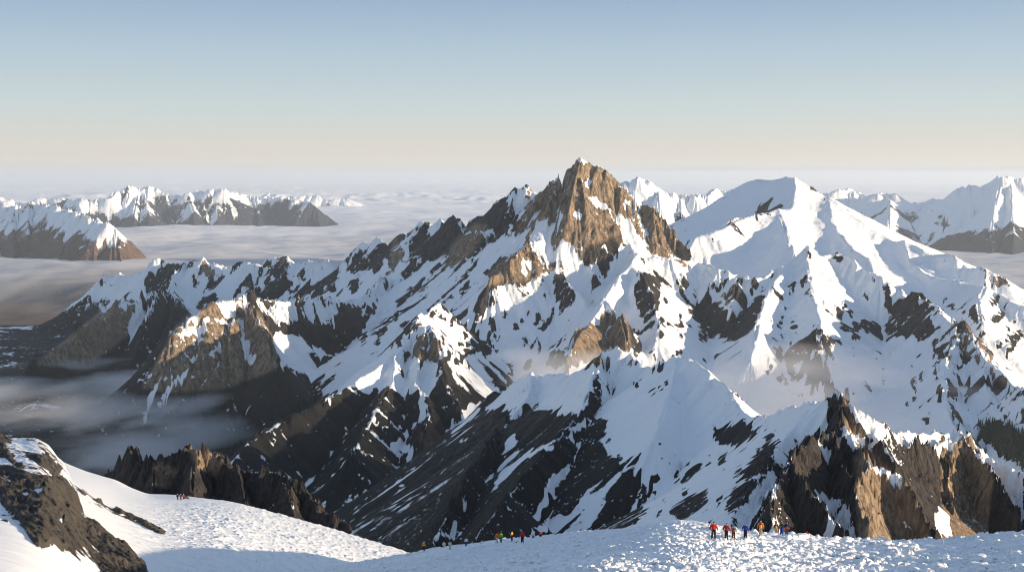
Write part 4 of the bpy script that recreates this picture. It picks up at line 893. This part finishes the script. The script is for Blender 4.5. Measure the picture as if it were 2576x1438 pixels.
PEOPLE = [
 (1795,1357,1.86,RED,BLK,BLK,'tallest person, in a bright red jacket and black trousers, at the end of the group',dict(stance=(.17,.13,.02))),
 (1827,1357,1.76,DRED,BLK,BLK,'person in a dark red long jacket beside the tallest one in bright red',dict(long_=.14,stance=(.12,.11,.02))),
 (1845,1355,1.56,GRB,BLK,BLK,'short person in a grey blue jacket with a dark red backpack',dict(stance=(.14,.09,.03))),
 (1875,1355,1.74,BLUE,BLK,BLK,'person in a plain royal blue jacket and black trousers standing alone',dict(stance=(.12,.1,.02))),
 (1913,1347,1.80,ORG,TAN,LIME,'person in tan trousers and orange jacket with a yellow hat and amber backpack',dict(stance=(.1,.1,.02))),
 (1952,1347,1.66,DK,TAN,BLK,'person in tan trousers and a dark jacket under an amber backpack',dict(stance=(.1,.06,.02))),
 (1966,1346,1.84,(.02,.07,.04),BLUE,BLK,'person in a dark green jacket and blue trousers in the middle of the trio',dict(stance=(.12,.1,.02))),
 (1979,1347,1.78,NAVY,DK,BLK,'person in a navy jacket carrying a round bright red backpack',dict(stance=(.1,.1,.05))),
 (2029,1353,1.50,RED,TAN,RED,'crouched small person in a red hood behind the snow blocks',dict(sit=True,hood=True)),
 (1066,1386,1.80,YEL,BLK,WHT,'person in an amber jacket and white hat alone at the foot of the slope',dict(stance=(.14,.08,.02))),
 (1117,1382,1.60,WHT,CRM,WHT,'person in a long white coat next to one in a cream coat',dict(long_=.45,hood=True)),
 (1132,1382,1.66,CRM,CRM,BLK,'person with black hat in a long cream coat',dict(long_=.45)),
 (1173,1376,1.62,WHT,BLUE,BLK,'person in a white top and dark blue trousers alone on the crest',dict()),
 (1250,1366,1.80,ORG,CRM,BLK,'person in an orange jacket and cream trousers beside one in green',dict()),
 (1260,1364,1.72,LIME,GRN,YEL,'person in a lime green jacket and green trousers',dict(long_=.2)),
 (1288,1361,1.70,YEL,DK,BLK,'person in an amber jacket turned sideways between green and red',dict()),
 (1314,1365,1.84,RED,BLK,BLK,'person in a red jacket standing nearest the middle of the far line',dict(stance=(.12,.1,.02))),
 (1360,1350,1.50,DRED,BLK,ORG,'small person sitting on the crest in dark red with an orange hat',dict(sit=True)),
 (447,1257,1.80,BLK,BLK,WHT,'person all in black with a white hat on the wide slope',dict(long_=.2)),
 (455,1257,1.74,NAVY,NAVY,WHT,'person in navy with a pale hat between the black and the red one',dict()),
 (462,1256,1.70,DRED,BLK,WHT,'person in dark red with a white hat by the small dark tent',dict()),
]
def place_people():
    for k, (px, py, h, ja, tr, ha, lab, kw) in enumerate(PEOPLE):
        left = px < 600
        x, y, z = ground_at(near, px, py, 260 if left else 85, 385 if left else 262, .5)
        if y > 255 and not left: y = 245
        z = near.height(x, y)-.03
        hd = -math.atan2(x, y)+rnd.uniform(-.35, .35)
        if 'sideways' in lab: hd += 1.3
        person((x, y, z), hd, h, ja, tr, ha, lab, **kw)
        if px == 1845: backpack((x, y, z), hd, h, DRED, 'dark red backpack on the short person in grey blue', .17, .26, 1.15)
        if px == 1913: backpack((x, y, z), hd, h, YEL, 'amber backpack on the person with the yellow hat', .19, .36, 1.15)
        if px == 1952: backpack((x, y, z), hd, h, YEL, 'amber backpack on the person in the dark jacket', .20, .34, 1.2)
        if px == 1979: backpack((x, y, z), hd, h, RED, 'round bright red backpack on the person in navy', .21, .22, 1.05)
place_people()
def tent():
    x, y, z = ground_at(near, 468, 1254, 300, 385, .5); e = bpy.data.objects.new('tent', None); C.objects.link(e); e.location = (x, y, z-.05)
    tag(e, 'small dark grey dome tent beside the three people on the wide slope', 'tent')
    n, V, Fc = 14, [], []
    for i in range(7):
        t = i/6*math.pi/2
        for k in range(n):
            a = 6.283*k/n; V.append((1.0*math.cos(t)*math.cos(a)*(1-.06*(k % 2)), .8*math.cos(t)*math.sin(a), .85*math.sin(t)))
    for i in range(6):
        for k in range(n): Fc.append((i*n+k, i*n+(k+1) % n, (i+1)*n+(k+1) % n, (i+1)*n+k))
    me = bpy.data.meshes.new('tent'); me.from_pydata(V, [], Fc); me.update(); add('canopy', me, plain('tent', (.05,.06,.06)), e)
    me = bpy.data.meshes.new('door'); me.from_pydata([(-.35,-.80,0),(.35,-.80,0),(.22,-.69,.5),(0,-.56,.66),(-.22,-.69,.5)], [], [(0,1,2,3,4)]); me.update(); add('door', me, plain('tentdoor', (.12,.13,.12)), e)
    x, y, z = ground_at(near, 1339, 1352, 150, 262, .5)
    b = backpack((x, y, near.height(x, y)-.85), .6, 1.78, DK, 'dark backpack lying on the snow crest near the sitting person', .3, .2, 1.05)
tent()
